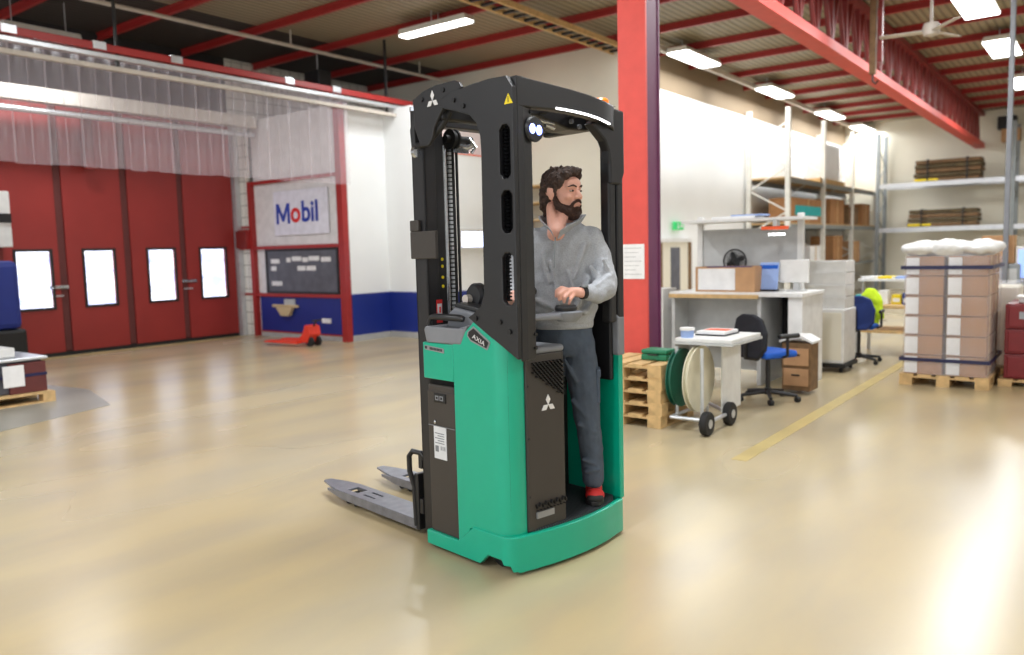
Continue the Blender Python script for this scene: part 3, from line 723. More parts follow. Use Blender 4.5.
# second table with clutter
t = thing('work_table', 'beige topped work table between the blue office chair and the wrapped carton stack', 'table', (-2.0, 11.3, 0))
B('table_top', 'wood', -.75, .45, -.4, .4, .62, .66, parent=t, bevel=.005)
B('lower_shelf', 'wood', -.7, .4, -.35, .35, .3, .33, parent=t)
for x in (-.72, .4):
    for y in (-.36, .34): B('leg', 'bench_grey', x, x+.04, y, y+.04, 0, .62, parent=t)
B('riser_shelf', 'bench_white', -.75, .45, -.05, .35, .95, .98, parent=t)
for x in (-.74, .42): B('riser_post', 'bench_grey', x, x+.03, .1, .14, .66, .95, parent=t)
cols = ['teal', 'pale_blue', 'paper', 'yellow', 'navy', 'paper', 'teal', 'bench_grey']
lab = ['teal', 'pale blue', 'white', 'yellow', 'navy', 'cream', 'dark teal', 'grey']
for i in range(8):
    x = -2.68+i*.14; q = thing('parts_box', '%s small box in the row on the beige work table' % lab[i], 'box', (x, 11.15+(i % 2)*.08, .66), 0, 'small boxes on the work table')
    B('box_body', cols[i], -.055, .055, -.08, .08, 0, .12+.03*(i % 3), parent=q, bevel=.005); B('box_front', 'paper', -.04, .04, -.084, -.08, .03, .08, parent=q)
for i in range(5):
    x = -2.62+i*.2; q = thing('folder', '%s folder lying on the riser shelf of the work table' % ['white', 'yellow', 'pale blue', 'red', 'grey'][i], 'folder', (x, 11.45, .98), R(10*i-20))
    B('cover', ['paper', 'yellow', 'pale_blue', 'bright_red', 'bench_grey'][i], -.09, .09, -.12, .12, 0, .03, parent=q, bevel=.003); B('pages', 'paper', -.085, .092, -.115, .115, .006, .024, parent=q)

# ------------------------------------------------------------ pallet racks
def upright(x, y, h, dx, dy, m_, parent):
    bm = new(); box(bm, x-.05, x+.05, y-.05, y+.05, 0, h); box(bm, x+dx-.05, x+dx+.05, y+dy-.05, y+dy+.05, 0, h)
    z = .2; s = 0
    while z < h-.5:
        a, b = (x, y), (x+dx, y+dy)
        if s: a, b = b, a
        tube(bm, [(a[0], a[1], z), (b[0], b[1], z+.5)], .018, 6); z += .5; s = 1-s
    obj('upright_frame', bm, m_, parent)
t = thing('pallet_rack', 'tall pale steel rack along the white hall wall with dark shelf beams', 'rack', (0, 0, 0))
for y in (18.3, 21.0, 23.7, 26.4): upright(-6.0, y, 4.5, -.9, 0, 'lamp_case', t)
for z in (1.82, 2.85):
    for x in (-6.0, -6.9): 
        for y0 in (18.3, 21.0, 23.7): B('beam', 'grey_steel', x-.03, x+.03, y0+.05, y0+2.65, z, z+.1, parent=t)
    B('shelf_deck', 'wood', -6.9, -6.0, 18.35, 26.35, z+.1, z+.13, parent=t)
def carton(loc, sx, sy, sz, label, group=None, m_='carton_brown', labelcol=None, name='carton'):
    c_ = thing(name, label, 'box', loc, 0, group)
    B('carton_body', m_, -sx/2, sx/2, -sy/2, sy/2, 0, sz, parent=c_, bevel=.006)
    B('packing_tape', 'wood', -sx/2-.003, sx/2+.003, -.03, .03, .02, sz+.003, parent=c_)
    if labelcol: B('carton_label', labelcol, sx/2, sx/2+.006, -sy*.42, sy*.42, sz*.3, sz*.7, parent=c_)
    return c_
c_ = carton((-6.3, 19.9, 1.95), .55, 2.4, .58, 'long carton with a teal label band on the rack by the white hall wall', labelcol='teal')
carton((-6.3, 22.3, 1.95), .6, 1.3, .66, 'large brown carton beside the teal-labelled one on the rack')
carton((-6.3, 23.9, 1.95), .6, 1.0, .5, 'dark brown carton further along the rack', m_='wood_dark')
carton((-6.3, 25.3, 1.95), .6, .9, .62, 'brown carton at the far end of the rack shelf')
tW = thing('wrapped_package', 'tall white wrapped package standing on the top rack shelf', 'package', (-6.35, 22.2, 2.98))
bm = new(); box(bm, -.3, .3, -.7, .7, .1, 1.1); obj('package_body', bm, 'film', tW, .06); B('package_core', 'bin_white', -.25, .25, -.62, .62, .1, 1.02, parent=tW); B('package_base', 'wood', -.35, .35, -1.5, .8, 0, .1, parent=tW)
for i, (y, h, m_) in enumerate(((18.9, .7, 'wood_dark'), (20.6, .5, 'paper'), (22.6, .75, 'carton_brown'), (24.4, .6, 'cardboard'))):
    carton((-6.35, y, .9), .6, .9, h, ['dark wooden crate below the teal-labelled carton', 'white box on the low rack level', 'brown carton on the low rack level under the large carton', 'pale carton on the low rack level near the back wall'][i], m_=m_)
B('low_deck', 'grey_steel', -6.9, -6.0, 18.35, 26.35, .84, .9, parent=t)

t = thing('back_rack', 'pale blue-grey steel rack against the back wall carrying timber bundles', 'rack', (0, 0, 0))
for x in (-5.75, -2.35, 1.0): upright(x, 25.6, 4.6, 0, .9, 'grey_steel', t)
for z in (1.72, 3.0):
    for y in (25.6, 26.5):
        for x0 in (-5.7, -2.3): B('beam', 'alu', x0, x0+3.3, y-.04, y+.04, z, z+.13, parent=t)
def bundle(x, z, w, rows, label):
    b_ = thing('timber_bundle', label, 'timber', (x, 25.95, z), 0, 'timber bundles on the back rack')
    rh = .1
    for r_ in range(rows):
        bm = new()
        nb2 = 3
        for i in range(nb2): box(bm, -w/2+random.uniform(-.03, .03), w/2+random.uniform(-.03, .03), -.35+i*.25, -.13+i*.25, r_*(rh+.025), r_*(rh+.025)+rh)
        obj('board_layer', bm, 'timber' if r_ % 2 else 'wood_dark', b_, .004)
    B('edge_mark', 'yellow', -w/2, -w/2+.6, -.36, -.35, .02, .08, parent=b_)
    for x_ in (-w*.3, w*.3): bm = new(); box(bm, x_-.02, x_+.02, -.37, .4, -.002, rows*(rh+.025)); obj('strap', bm, 'black_metal', b_)
bundle(-3.95, 3.13, 1.65, 5, 'timber bundle on the upper beam of the back rack')
bundle(-4.05, 1.86, 1.75, 4, 'timber bundle on the lower beam of the back rack')

# ------------------------------------------------------------ wrapped carton stack on pallet
p2 = pallet_mesh(.8, .95); p2.location = (-1.36, 9.37, 0); tag(p2, 'wooden pallet under the film-wrapped carton stack', 'pallet')
lv = ['bottom', 'second', 'third', 'fourth', 'fifth', 'top']
proto = None
for k in range(6):
    for cx in (0, 1):
        for cy in (0, 1):
            lb = 'brown carton in the wrapped stack, %s layer, %s column, %s' % (lv[k], ['left', 'right'][cx], ['front', 'rear'][cy])
            loc = (-1.36+(cx-.5)*.38, 9.37+(cy-.5)*.46, .116+k*.2)
            if proto is None:
                proto = carton(loc, .345, .44, .192, lb, 'cartons in the wrapped stack'); B('shipping_label', 'paper', -.168, -.05, -.226, -.22, .012, .18, parent=proto)
            else:
                o = copy_tree(proto); o.location = loc; o['label'] = lb
t = thing('stretch_wrap', 'clear white stretch film wrapped round the carton stack with two navy bands', 'film wrap', (-1.36, 9.37, .12))
bm = new(); n_ = 40
def sq(a, w, d):
    c, s = math.cos(a), math.sin(a); k_ = 1/max(abs(c), abs(s)); k_ = min(k_, 1.34); return (c*k_*w, s*k_*d)
rings = []
for i in range(26):
    z = i*.05; rr = .003*math.sin(i*1.9)
    sh = 0 if z < 1.15 else (z-1.15)*.35
    rings.append([bm.verts.new((sq(2*PI*j/n_, .395-sh+rr+random.uniform(0, .006), .475-sh+rr)[0], sq(2*PI*j/n_, .395-sh, .475-sh+rr+random.uniform(0, .006))[1], z)) for j in range(n_)])
for a, b in zip(rings, rings[1:]):
    for j in range(n_): bm.faces.new((a[j], a[(j+1) % n_], b[(j+1) % n_], b[j]))
obj('film_sides', bm, 'film', t, smooth='all')
bm = new(); 
for i in range(9): ell(bm, (-.26+(i % 3)*.26, -.33+(i//3)*.33, 1.26), (.17, .2, .07+.02*(i % 2)), seg=12)
cp = organic('crumpled_top', bm, 'bin_white', .02, t, 2, .06, .12)
for z in (.13, 1.06):
    bm = new(); plate_with_holes(bm, [(-.405, -.485), (.405, -.485), (.405, .485), (-.405, .485)], [[(-.4, -.48), (.4, -.48), (.4, .48), (-.4, .48)]], 'z', z, z+.035); obj('navy_band', bm, 'band_navy', t)
# white film column behind and red drawers on pallet
t = thing('wrapped_load', 'narrow white wrapped load standing behind the carton stack', 'package', (-1.0, 10.35, 0))
B('core', 'wall_cream', -.16, .16, -.3, .3, .1, .95, parent=t, bevel=.02); B('film_cover', 'film', -.18, .18, -.32, .32, .06, 1.0, parent=t, bevel=.03); B('skid', 'wood', -.2, .2, -.33, .33, 0, .06, parent=t)
p3 = pallet_mesh(.8, .8); p3.location = (-.52, 9.62, 0); p3.scale = (1, 1, .62); tag(p3, 'wooden pallet under the dark red drawers at the right edge', 'pallet')
for i in range(3):
    q = thing('red_drawer_box', 'dark red drawer box at the right edge, %s of three' % ['bottom', 'middle', 'top'][i], 'drawer box', (-.5, 9.62, .075+i*.25), 0, 'dark red drawer boxes')
    B('box_body', 'drawer_red', -.38, .38, -.34, .34, 0, .245, parent=q, bevel=.008); B('drawer_front', 'drawer_red', -.35, .35, -.355, -.34, .02, .225, parent=q, bevel=.006); B('label_plate', 'label_grey' if i == 2 else 'drawer_red', -.26, -.08, -.362, -.355, .1, .17, parent=q)
t = thing('white_tray', 'small white tray on the dark red drawers', 'tray', (-.62, 9.5, .825))
B('tray_body', 'bin_white', -.16, .16, -.12, .12, 0, .05, parent=t, bevel=.01); B('tray_rim', 'bench_white', -.18, .18, -.14, .14, .05, .07, parent=t, bevel=.006)
t = thing('grey_cabinet', 'grey steel cabinet behind the wrapped stack with a carton on top', 'cabinet', (-1.3, 12.3, 0))
B('body', 'grey_steel', -.3, .3, -.25, .25, .04, 1.14, parent=t, bevel=.01); B('cabinet_door', 'bench_grey', -.27, .27, -.262, -.25, .08, 1.08, parent=t, bevel=.005); B('handle', 'chrome', .18, .2, -.28, -.262, .5, .65, parent=t)
carton((-1.26, 12.3, 1.145), .36, .35, .36, 'plain brown carton on the grey steel cabinet', m_='cardboard')
t = thing('display_terminal', 'standing terminal with a pale blue lit screen at the right edge', 'terminal', (-.93, 12.2, 0))
B('post', 'grey_steel', -.04, .04, -.04, .04, 0, .95, parent=t); B('foot', 'grey_steel', -.15, .15, -.12, .12, 0, .02, parent=t); B('case', 'bench_white', -.13, .2, -.04, .05, .92, 1.36, parent=t, bevel=.01); B('screen', 'screen_blue', -.1, .17, -.045, -.04, .96, 1.32, parent=t)

# ------------------------------------------------------------ left side things
pl = pallet_mesh(1.0, 1.2); pl.location = (-9.45, 3.15, 0); tag(pl, 'pallet under the dark strapped goods at the far left', 'pallet')
t = thing('strapped_goods', 'dark grey strapped bundle with a silver top on the pallet at the far left', 'goods', (-9.45, 3.15, .116))
B('bundle', 'board_grey', -.45, .38, -.56, .54, 0, .34, parent=t, bevel=.02); B('side_slab', 'seam_dark', .38, .42, .2, .56, 0, .32, parent=t, bevel=.008)
B('silver_sheet', 'alu', -.48, .44, -.6, .58, .34, .37, parent=t, bevel=.01)
B('strap', 'band_navy', -.46, .425, -.57, .565, .17, .2, parent=t); B('white_label', 'paper', .425, .432, .14, .34, .08, .3, parent=t)
t = thing('white_parcel', 'white parcel lying on the silver-topped bundle at the far left', 'parcel', (-9.35, 3.25, .49))
B('parcel', 'bin_white', -.15, .2, -.2, .22, 0, .1, parent=t, bevel=.01); B('tape', 'label_grey', -.152, .202, -.02, .02, 0, .102, parent=t)
t = thing('jack_bin', 'narrow black bin on a pale post in front of the red door', 'bin', (-12.4, 4.75, 0))
B('bin_body', 'black_metal', -.1, .1, -.08, .08, .12, .42, parent=t, bevel=.01); B('post', 'seam_dark', -.05, .05, -.05, .05, .42, .8, parent=t); B('foot', 'black_metal', -.14, .14, -.1, .1, 0, .12, parent=t, bevel=.01)
t = thing('blue_machine', 'blue and black cleaning machine at the far left edge', 'machine', (-11.9, 4.08, 0))
B('tank', 'wall_blue', -.4, .4, -.4, .42, .6, 1.5, parent=t, bevel=.08); B('base', 'deep_black', -.4, .42, -.42, .45, .08, .6, parent=t, bevel=.04)
for y in (-.3, .3): bm = new(); lathe(bm, [(0, -.04), (.1, -.04), (.1, .04), (0, .04)], (.35, y, .1), 'x', 20); obj('wheel', bm, 'rubber', t, smooth=True)
bm = new(); tube(bm, [(-.2, -.2, 1.45), (-.2, -.2, 1.62), (-.2, .2, 1.62), (-.2, .2, 1.45)], .02, 8); obj('handle', bm, 'black_metal', t)
t = thing('wall_cabinet', 'white and black wall cabinet above the blue machine at the far left', 'cabinet', (-12.9, 4.65, 2.2))
B('case', 'bench_white', -.3, .1, -.5, .3, -.5, .3, parent=t, bevel=.01); B('dark_band', 'deep_black', .1, .12, -.5, .3, -.15, -.02, parent=t)
# pallet jack (red)
t = thing('pallet_jack', 'low orange-red pallet truck parked in front of the blue booth panel', 'pallet truck', (-10.75, 8.35, 0), R(4))
for y in (-.17, .17):
    bm = new(); prism(bm, [(-.62, .05), (-.55, .085), (.18, .1), (.18, .05)], 'y', y-.07, y+.07); obj('fork', bm, 'bright_red', t, .004)
bm = new(); prism(bm, [(.12, .06), (.3, .06), (.38, .2), (.36, .33), (.26, .35), (.2, .2), (.12, .14)], 'y', -.12, .12); obj('pump_body', bm, 'bright_red', t, .01)
for y in (-.08, .08): bm = new(); lathe(bm, [(0, -.025), (.08, -.025), (.08, .025), (0, .025)], (.33, y, .08), 'y', 20); obj('wheel', bm, 'rubber', t, smooth=True)
bm = new(); tube(bm, [(.32, 0, .3), (.42, 0, .42)], .015, 8); tube(bm, [(.42, -.1, .42), (.42, .1, .42)], .014, 8); obj('handle', bm, 'black_metal', t)

# ============================================================ THE STACKER TRUCK
# local frame: x across the truck (0 = near side), -y the rear (step) end, +y towards the forks
T = thing('stacker_truck', 'tall green and black stand-on electric stacker truck with forks lowered', 'forklift', (-2.1257, 2.7463, 0), R(80.8))
def strip_wall(bm, path, zb, zt, th):
    """vertical wall following a plan path; zb/zt lists; thickness th to the left of travel"""
    n = len(path); nr = []
    for i in range(n):
        a = Vector(path[max(i-1, 0)]); b = Vector(path[min(i+1, n-1)]); d = (b-a).normalized(); nr.append(Vector((-d.y, d.x)))
    c = []
    for i in range(n):
        p = Vector(path[i]); q = p+nr[i]*th
        c.append([bm.verts.new((p.x, p.y, zb[i])), bm.verts.new((p.x, p.y, zt[i])), bm.verts.new((q.x, q.y, zt[i])), bm.verts.new((q.x, q.y, zb[i]))])
    for a, b in zip(c, c[1:]):
        for k in range(4): bm.faces.new((a[k], b[k], b[(k+1) % 4], a[(k+1) % 4]))
    bm.faces.new(c[0]); bm.faces.new(c[-1][::-1])
def arc(cx, cy, r, a0, a1, n): return [(cx+r*math.cos(R(a0+(a1-a0)*i/n)), cy+r*math.sin(R(a0+(a1-a0)*i/n))) for i in range(n+1)]
# base skirt
bm = new()
path = [(-.008, .60), (-.008, .36), (-.008, .30), (-.008, .24), (-.008, .203), (-.008, .145), (-.008, .06)]+arc(.06, .05, .068, 180, 258, 8)
path += [(.14, -.035), (.24, -.052), (.34, -.06), (.44, -.062), (.54, -.056), (.64, -.042), (.73, -.02)]+arc(.765, .045, .06, 292, 360, 5)+[(.825, .2), (.825, .60)]
def bz(p):
    x, y = p
    if x < .0 and y > .2: return .018
    if x < 0 and y > .05: return .072
    if x < .035 and y < .05: return .05 if y > .0 else .022
    return .015
def tz(p):
    x, y = p
    if x < 0 and y >= .36: return .09
    if x < 0 and y >= .24: return .09+(.36-y)/.12*.095
    return .185
strip_wall(bm, path, [bz(p) for p in path], [tz(p) for p in path], .03)
obj('base_skirt', bm, 'truck_green', T, .006, smooth=True)
bm = new(); prism(bm, [(.06, .05)]+[(.14, -.01), (.34, -.035), (.54, -.03), (.72, 0), (.79, .06), (.79, .60), (.03, .60), (.03, .1)], 'z', .05, .182); obj('chassis', bm, 'deep_black', T)
bm = new(); prism(bm, [(.10, .02), (.14, -.012), (.24, -.03), (.34, -.038), (.44, -.04), (.54, -.034), (.64, -.02), (.73, .004), (.785, .05), (.785, .40), (.10, .40)], 'z', .182, .196); obj('platform_mat', bm, 'mat_ribbed', T)
# green body shell
bm = new()
pth = [(0, .36), (0, .327), (0, .27), (0, .209), (0, .15), (0, .10)]+arc(.085, .085, .085, 180, 270, 12)[1:]+[(.113, 0)]
zt = []; s = 0; prev = None
for i, p in enumerate(pth):
    if i >= 4: s += (Vector(p)-Vector(prev)).length
    prev = p
    zt.append({0: 1.042, 1: 1.045, 2: 1.10, 3: 1.15}.get(i, 1.15-.52*s))
strip_wall(bm, pth, [(.088 if p[1] > .3 else .17) for p in pth], zt, .025)
box(bm, 0, .025, .36, .59, .858, 1.035)
obj('body_shell', bm, 'truck_green', T, .004, smooth=True)
bm = new(); box(bm, .03, .11, .02, .58, .3, 1.0); box(bm, .03, .79, .36, .60, .15, 1.0); obj('inner_frame', bm, 'deep_black', T)
# battery / service panel
bp_ = bpy.data.objects.new('service_panel', None); COL.objects.link(bp_); bp_.parent = T
B('panel_plate', 'cover_brown', .006, .03, .365, .575, .09, .80, parent=bp_, bevel=.006)
B('panel_head', 'cover_brown', .010, .03, .375, .575, .66, .83, parent=bp_, bevel=.01)
B('meter', 'deep_black', -.001, .02, .43, .52, .745, .79, parent=bp_, bevel=.004)
bm = new()
for y in (.458, .492): plate_with_holes(bm, [(y-.014, .757), (y+.012, .757), (y+.012, .779), (y-.014, .779)], [[(y-.009, .762), (y+.007, .762), (y+.007, .774), (y-.009, .774)]], 'x', -.003, -.001)
obj('meter_digits', bm, 'grey_plastic', bp_)
bm = new(); ell(bm, (.004, .52, .645), (.004, .008, .01), seg=10); obj('key_lock', bm, 'chrome', bp_)
B('seam_line', 'grey_plastic', .003, .03, .368, .572, .625, .628, parent=bp_)
st = B('data_sticker', 'label_white', .003, .006, .435, .53, .465, .625, parent=bp_)
bm = new()
for i in range(5): box(bm, .0015, .003, .45, .52-(i % 2)*.02, .59-i*.012, .594-i*.012)
box(bm, .0015, .003, .495, .52, .50, .53)
for i in range(3): box(bm, .0015, .003, .445+i*.014, .45+i*.014, .51, .53)
obj('sticker_print', bm, 'grey_plastic', bp_)
# rear motor cover (dark brown column)
mc = bpy.data.objects.new('motor_cover', None); COL.objects.link(mc); mc.parent = T
bm = new(); prism(bm, [(.112, -.012), (.345, -.025), (.357, -.01), (.357, .2), (.112, .2)], 'z', .187, 1.0); obj('cover_shell', bm, 'cover_brown', mc, .006)
bm = new(); prism(bm, [(.10, -.005), (.342, -.03), (.363, -.012), (.363, .22), (.10, .22)], 'z', 1.0, 1.03); obj('cover_top', bm, 'grey_plastic', mc, .012, seg=3)
bm = new()
def slit(u, v, w=.020, h=.006, a=0):
    vs = box(bm, .112+u-w/2, .112+u+w/2, -.030-.0, -.014, v-h/2, v+h/2, rot=(0, R(a), 0))
    for q in vs: q.co.y -= (q.co.x-.112)*.052-.004
for r_ in range(17):
    for c_ in range(9):
        u = .04+c_*.0215; v = .96-r_*.0105
        if u > .03+max(0, r_-4)*.0155: slit(u+(.01 if r_ % 2 else 0), v, .015, .0045, 28)
obj('vent_grille', bm, 'deep_black', mc)
bm = new()
for i in range(11): slit(.045+i*.018, .30+(.006 if i % 2 else 0), .006, .020, 20 if i % 2 else -20)
for i in range(9): slit(.05+i*.021, .28, .005, .005, 45)
obj('embossed_marks', bm, 'deep_black', mc)
def rear_y(x): return -.012-(x-.112)*.0525
bm = new(); vs = box(bm, .155, .262, -.021, -.012, .243, .272); 
for q in vs: q.co.y += -.003-(q.co.x-.155)*.052; q.co.z -= (q.co.x-.155)*.0
obj('name_plate', bm, 'label_grey', mc)
def diamonds(name, parent, mtx, s, m_='white_mark'):
    bm = new()
    for a in (90, 210, 330):
        d = Vector((math.cos(R(a)), math.sin(R(a)))); e_ = Vector((-d.y, d.x))
        P_ = [Vector((0, 0)), d*.5*s+e_*.289*s, d*s, d*.5*s-e_*.289*s]
        prism(bm, [(p.x, p.y) for p in P_], 'z', 0, .003)
    o = obj(name, bm, m_, parent); o.data.transform(mtx); return o
diamonds('three_diamond_emblem', mc, basis((.243, rear_y(.243)-.0005, .762), (1, -.052, 0), (0, 0, 1)), .047)
bm = new()
for z in (.35, .62, .86): ell(bm, (.122, -.013, z), (.006, .004, .006), seg=8)
obj('cover_screws', bm, 'deep_black', mc)
# compartment walls
iw = bpy.data.objects.new('side_wall', None); COL.objects.link(iw); iw.parent = T
bm = new(); prism(bm, [(-.0, .186), (.60, .186), (.60, .97), (.0, .97)], 'x', .788, .82); obj('outer_panel', bm, 'truck_green', iw, .006)
bm = new(); prism(bm, [(.03, .80), (.40, .80), (.40, 1.30), (.06, 1.30), (.03, 1.2)], 'x', .76, .786); obj('inner_pad', bm, 'truck_black', iw, .01)
bm = new(); 
for z in (.9, 1.08): lathe(bm, [(0, -.004), (.012, -.004), (.012, .004), (0, .004)], (.757, .2, z), 'x', 12)
obj('pad_bolt', bm, 'deep_black', iw)
bm = new(); prism(bm, [(-.012, .93), (.03, .93), (.03, 1.12), (.0, 1.14), (-.012, 1.12)], 'x', .77, .822); obj('post_foot', bm, 'grey_plastic', iw, .008)
B('front_panel', 'truck_green', .37, .79, .385, .40, .19, .82, parent=T)
B('front_pad', 'truck_black', .37, .79, .37, .40, .82, 1.2, parent=T, bevel=.01)
# near-side guard plate with slots and arm reaching the mast
gd = bpy.data.objects.new('overhead_guard', None); COL.objects.link(gd); gd.parent = T
def rslot(L0, L1, z0, z1, r=.02): return [(L0, z0+r), (L0+r, z0), (L1-r, z0), (L1, z0+r), (L1, z1-r), (L1-r, z1), (L0+r, z1), (L0, z1-r)]
outer = [(-.088, 2.15), (-.09, 2.06), (-.086, 1.10), (-.085, 1.0), (.06, 1.075), (.13, 1.11), (.22, 1.16), (.24, 1.17), (.20, 1.19), (.15, 1.225), (.125, 1.28), (.118, 1.9), (.122, 1.97), (.145, 2.03), (.19, 2.07), (.27, 2.095), (.36, 2.12), (.40, 2.14), (.40, 2.165), (.33, 2.185), (.18, 2.2), (.06, 2.205), (-.05, 2.20)]
slots = [rslot(-.068, .0, 1.775, 2.0), rslot(-.072, -.002, 1.545, 1.725), rslot(-.070, .0, 1.235, 1.46)]
bm = new(); plate_with_holes(bm, outer, slots, 'x', -.004, .02); obj('side_plate', bm, 'truck_black', gd, .004)
bm = new(); prism(bm, [(.02, -.088), (.06, -.085), (.125, -.068), (.135, -.055), (.135, -.035), (.115, -.035), (.105, -.06), (.02, -.076)], 'z', .99, 2.2); obj('post_face', bm, 'truck_black', gd, .006)
bm = new(); box(bm, .06, .065, -.07, .11, 1.50, 2.05); box(bm, .02, .06, .10, .11, 1.2, 2.05); obj('post_web', bm, 'deep_black', gd)
bm = new()
box(bm, .03, .05, .01, .02, 1.25, 2.03)
for i in range(50): box(bm, .03, .05, -.002, .01, 1.25+i*.0155, 1.257+i*.0155)
obj('post_rib', bm, 'dark_plastic', gd)
for (L, z) in ((.29, 2.15), (.225, 2.115), (-.04, 1.12), (.02, 1.16), (.18, 1.17)):
    bm = new(); lathe(bm, [(0, -.008), (.011, -.008), (.011, .002), (0, .002)], (-.004, L, z), 'x', 12); obj('bolt', bm, 'deep_black', gd, smooth=True)
for z in (2.06, 2.12, 1.1, 1.04):
    bm = new(); lathe(bm, [(0, -.006), (.008, -.006), (.008, .002), (0, .002)], (.118, -.072, z), 'y', 10); obj('bolt', bm, 'deep_black', gd, smooth=True)
bm = new(); prism(bm, [(-.090, 2.082), (-.040, 2.082), (-.065, 2.125)], 'x', -.0065, -.004); wt = obj('warning_triangle', bm, 'yellow', gd)
bm = new(); prism(bm, [(-.067, 2.088), (-.063, 2.088), (-.063, 2.112), (-.067, 2.112)], 'x', -.0075, -.0065); obj('exclamation_mark', bm, 'deep_black', wt)
# roof frame: bulged rear bar, far side bar, front bar, cross bars, glass
bm = new()
rp = [(.02, -.088), (.14, -.084), (.26, -.080), (.38, -.076), (.50, -.070), (.62, -.058), (.72, -.036), (.79, .005), (.82, .06)]
strip_wall(bm, rp, [2.07, 2.075, 2.08, 2.08, 2.075, 2.065, 2.045, 2.01, 1.99], [2.20, 2.195, 2.19, 2.185, 2.178, 2.168, 2.158, 2.15, 2.14], .05)
obj('rear_bar', bm, 'truck_black', gd, .008, smooth=True)
bm = new(); box(bm, .74, .79, .02, .46, 2.06, 2.14); box(bm, .02, .79, .40, .46, 2.08, 2.15); obj('roof_bar', bm, 'truck_black', gd, .01)
bm = new(); prism(bm, [(.02, 2.15), (.40, 2.14), (.79, 2.13), (.79, 2.06), (.62, 2.055), (.56, 2.07), (.40, 2.10), (.02, 2.11)], 'y', .16, .30); obj('front_bar', bm, 'truck_black', gd, .01)
bm = new(); 
for x in (.2, .42, .62): tube(bm, [(x, -.02, 2.12), (x, .42, 2.11)], .010, 8)
obj('roof_rod', bm, 'truck_black', gd, smooth=True)
bm = new(); box(bm, .04, .76, -.02, .42, 2.152, 2.157); obj('roof_pane', bm, 'roof_glass', gd)
bm = new(); tube(bm, [(.30, .15, 2.10), (.42, .15, 2.075), (.50, .15, 2.07)], .007, 8); tube(bm, [(.44, .15, 2.06), (.50, .15, 2.05)], .010, 8); obj('roof_hose', bm, 'chrome', gd, smooth=True)
# far rear post with gusset
bm = new(); box(bm, .715, .765, -.01, .05, 1.1, 2.0); box(bm, .775, .825, -.01, .03, .97, 2.02); obj('rear_post', bm, 'truck_black', gd, .01)
bm = new(); prism(bm, [(.58, 2.06), (.62, 2.03), (.68, 1.985), (.705, 1.94), (.715, 1.88), (.715, 1.78), (.80, 1.78), (.826, 1.84), (.826, 2.14), (.72, 2.15)], 'y', -.02, .035); obj('post_gusset', bm, 'truck_black', gd, .01)
bm = new()
for (x, z) in ((.63, 2.095), (.69, 2.075)): lathe(bm, [(0, -.01), (.012, -.01), (.012, .003), (0, .003)], (x, .157, z), 'y', 12)
obj('gusset_bolt', bm, 'grey_plastic', gd, smooth=True)
# light strip, beacon, spot
bm = new(); lp = [(.27, -.084), (.38, -.081), (.48, -.076), (.58, -.066), (.68, -.050)]
strip_wall(bm, lp, [2.085, 2.084, 2.080, 2.072, 2.058], [2.093, 2.092, 2.088, 2.080, 2.066], .02); obj('light_strip', bm, 'strip_light', gd)
bm = new(); lathe(bm, [(0, 0), (.05, 0), (.05, .012), (0, .012)], (.76, .08, 2.14), 'z', 24); bs = obj('beacon_base', bm, 'grey_plastic', gd, smooth=True)
bm = new(); lathe(bm, [(.045, .012), (.046, .04), (.036, .052), (0, .056)], (.76, .08, 2.155), 'z', 24); obj('beacon_lens', bm, 'amber', bs, smooth=True)
bm = new(); lathe(bm, [(0, .05), (.04, .05), (.055, .0), (.05, -.01), (0, -.012)], (.125, -.085, 1.985), 'y', 28); sp_ = obj('spot_lamp', bm, 'dark_plastic', gd, smooth=True)
bm = new()
for (dx, dz) in ((-.022, .0), (.018, -.004)): ell(bm, (.125+dx, -.097, 1.985+dz), (.017, .006, .021), seg=14)
obj('spot_lens', bm, 'lamp_blue', sp_, smooth=True)
bm = new(); tube(bm, [(.09, -.02, 2.03), (.13, -.02, 2.03), (.145, -.02, 2.03)], .01, 8); tube(bm, [(.14, -.01, 1.94), (.12, 0, 1.9), (.11, -.01, 1.84)], .005, 6); obj('lamp_bracket', bm, 'black_metal', sp_, smooth=True)

# mast
ms = bpy.data.objects.new('mast', None); COL.objects.link(ms); ms.parent = T
def channel(bm, x0, x1, y0, y1, z0, z1, t=.014, open_='+'):
    box(bm, x0, x1, y0, y0+t, z0, z1); box(bm, x0, x1, y1-t, y1, z0, z1)
    if open_ == '+': box(bm, x0, x0+t, y0, y1, z0, z1)
    else: box(bm, x1-t, x1, y0, y1, z0, z1)
bm = new(); channel(bm, .055, .125, .60, .70, .04, 2.18); obj('outer_rail', bm, 'mast_steel', ms, .003)
bm = new(); channel(bm, .125, .185, .612, .69, .06, 2.14); obj('inner_rail', bm, 'truck_black', ms, .003)
bm = new(); channel(bm, .695, .765, .60, .70, .04, 2.18, open_='-'); obj('outer_rail', bm, 'mast_steel', ms, .003)
bm = new(); channel(bm, .635, .695, .612, .69, .06, 2.14, open_='-'); obj('inner_rail', bm, 'truck_black', ms, .003)
for x in (.205, .615):
    bm = new(); tube(bm, [(x, .64, .3), (x, .64, 2.0)], .017, 14); obj('lift_cylinder', bm, 'chrome', ms, smooth=True)
    bm = new()
    for i in range(78): box(bm, x+.025, x+.04, .622, .634, .3+i*.0215, .314+i*.0215)
    obj('lift_chain', bm, 'alu', ms)
bm = new(); box(bm, .215, .30, .665, .675, .2, 2.05); obj('guard_sheet', bm, 'deep_black', ms)
for x in (.262, .285): bm = new(); tube(bm, [(x, .63, .3), (x, .63, 2.03)], .0075, 8); obj('hydraulic_hose', bm, 'deep_black', ms, smooth=True)
bm = new(); box(bm, .055, .765, .62, .69, 2.09, 2.15); obj('top_tie', bm, 'truck_black', ms, .005)
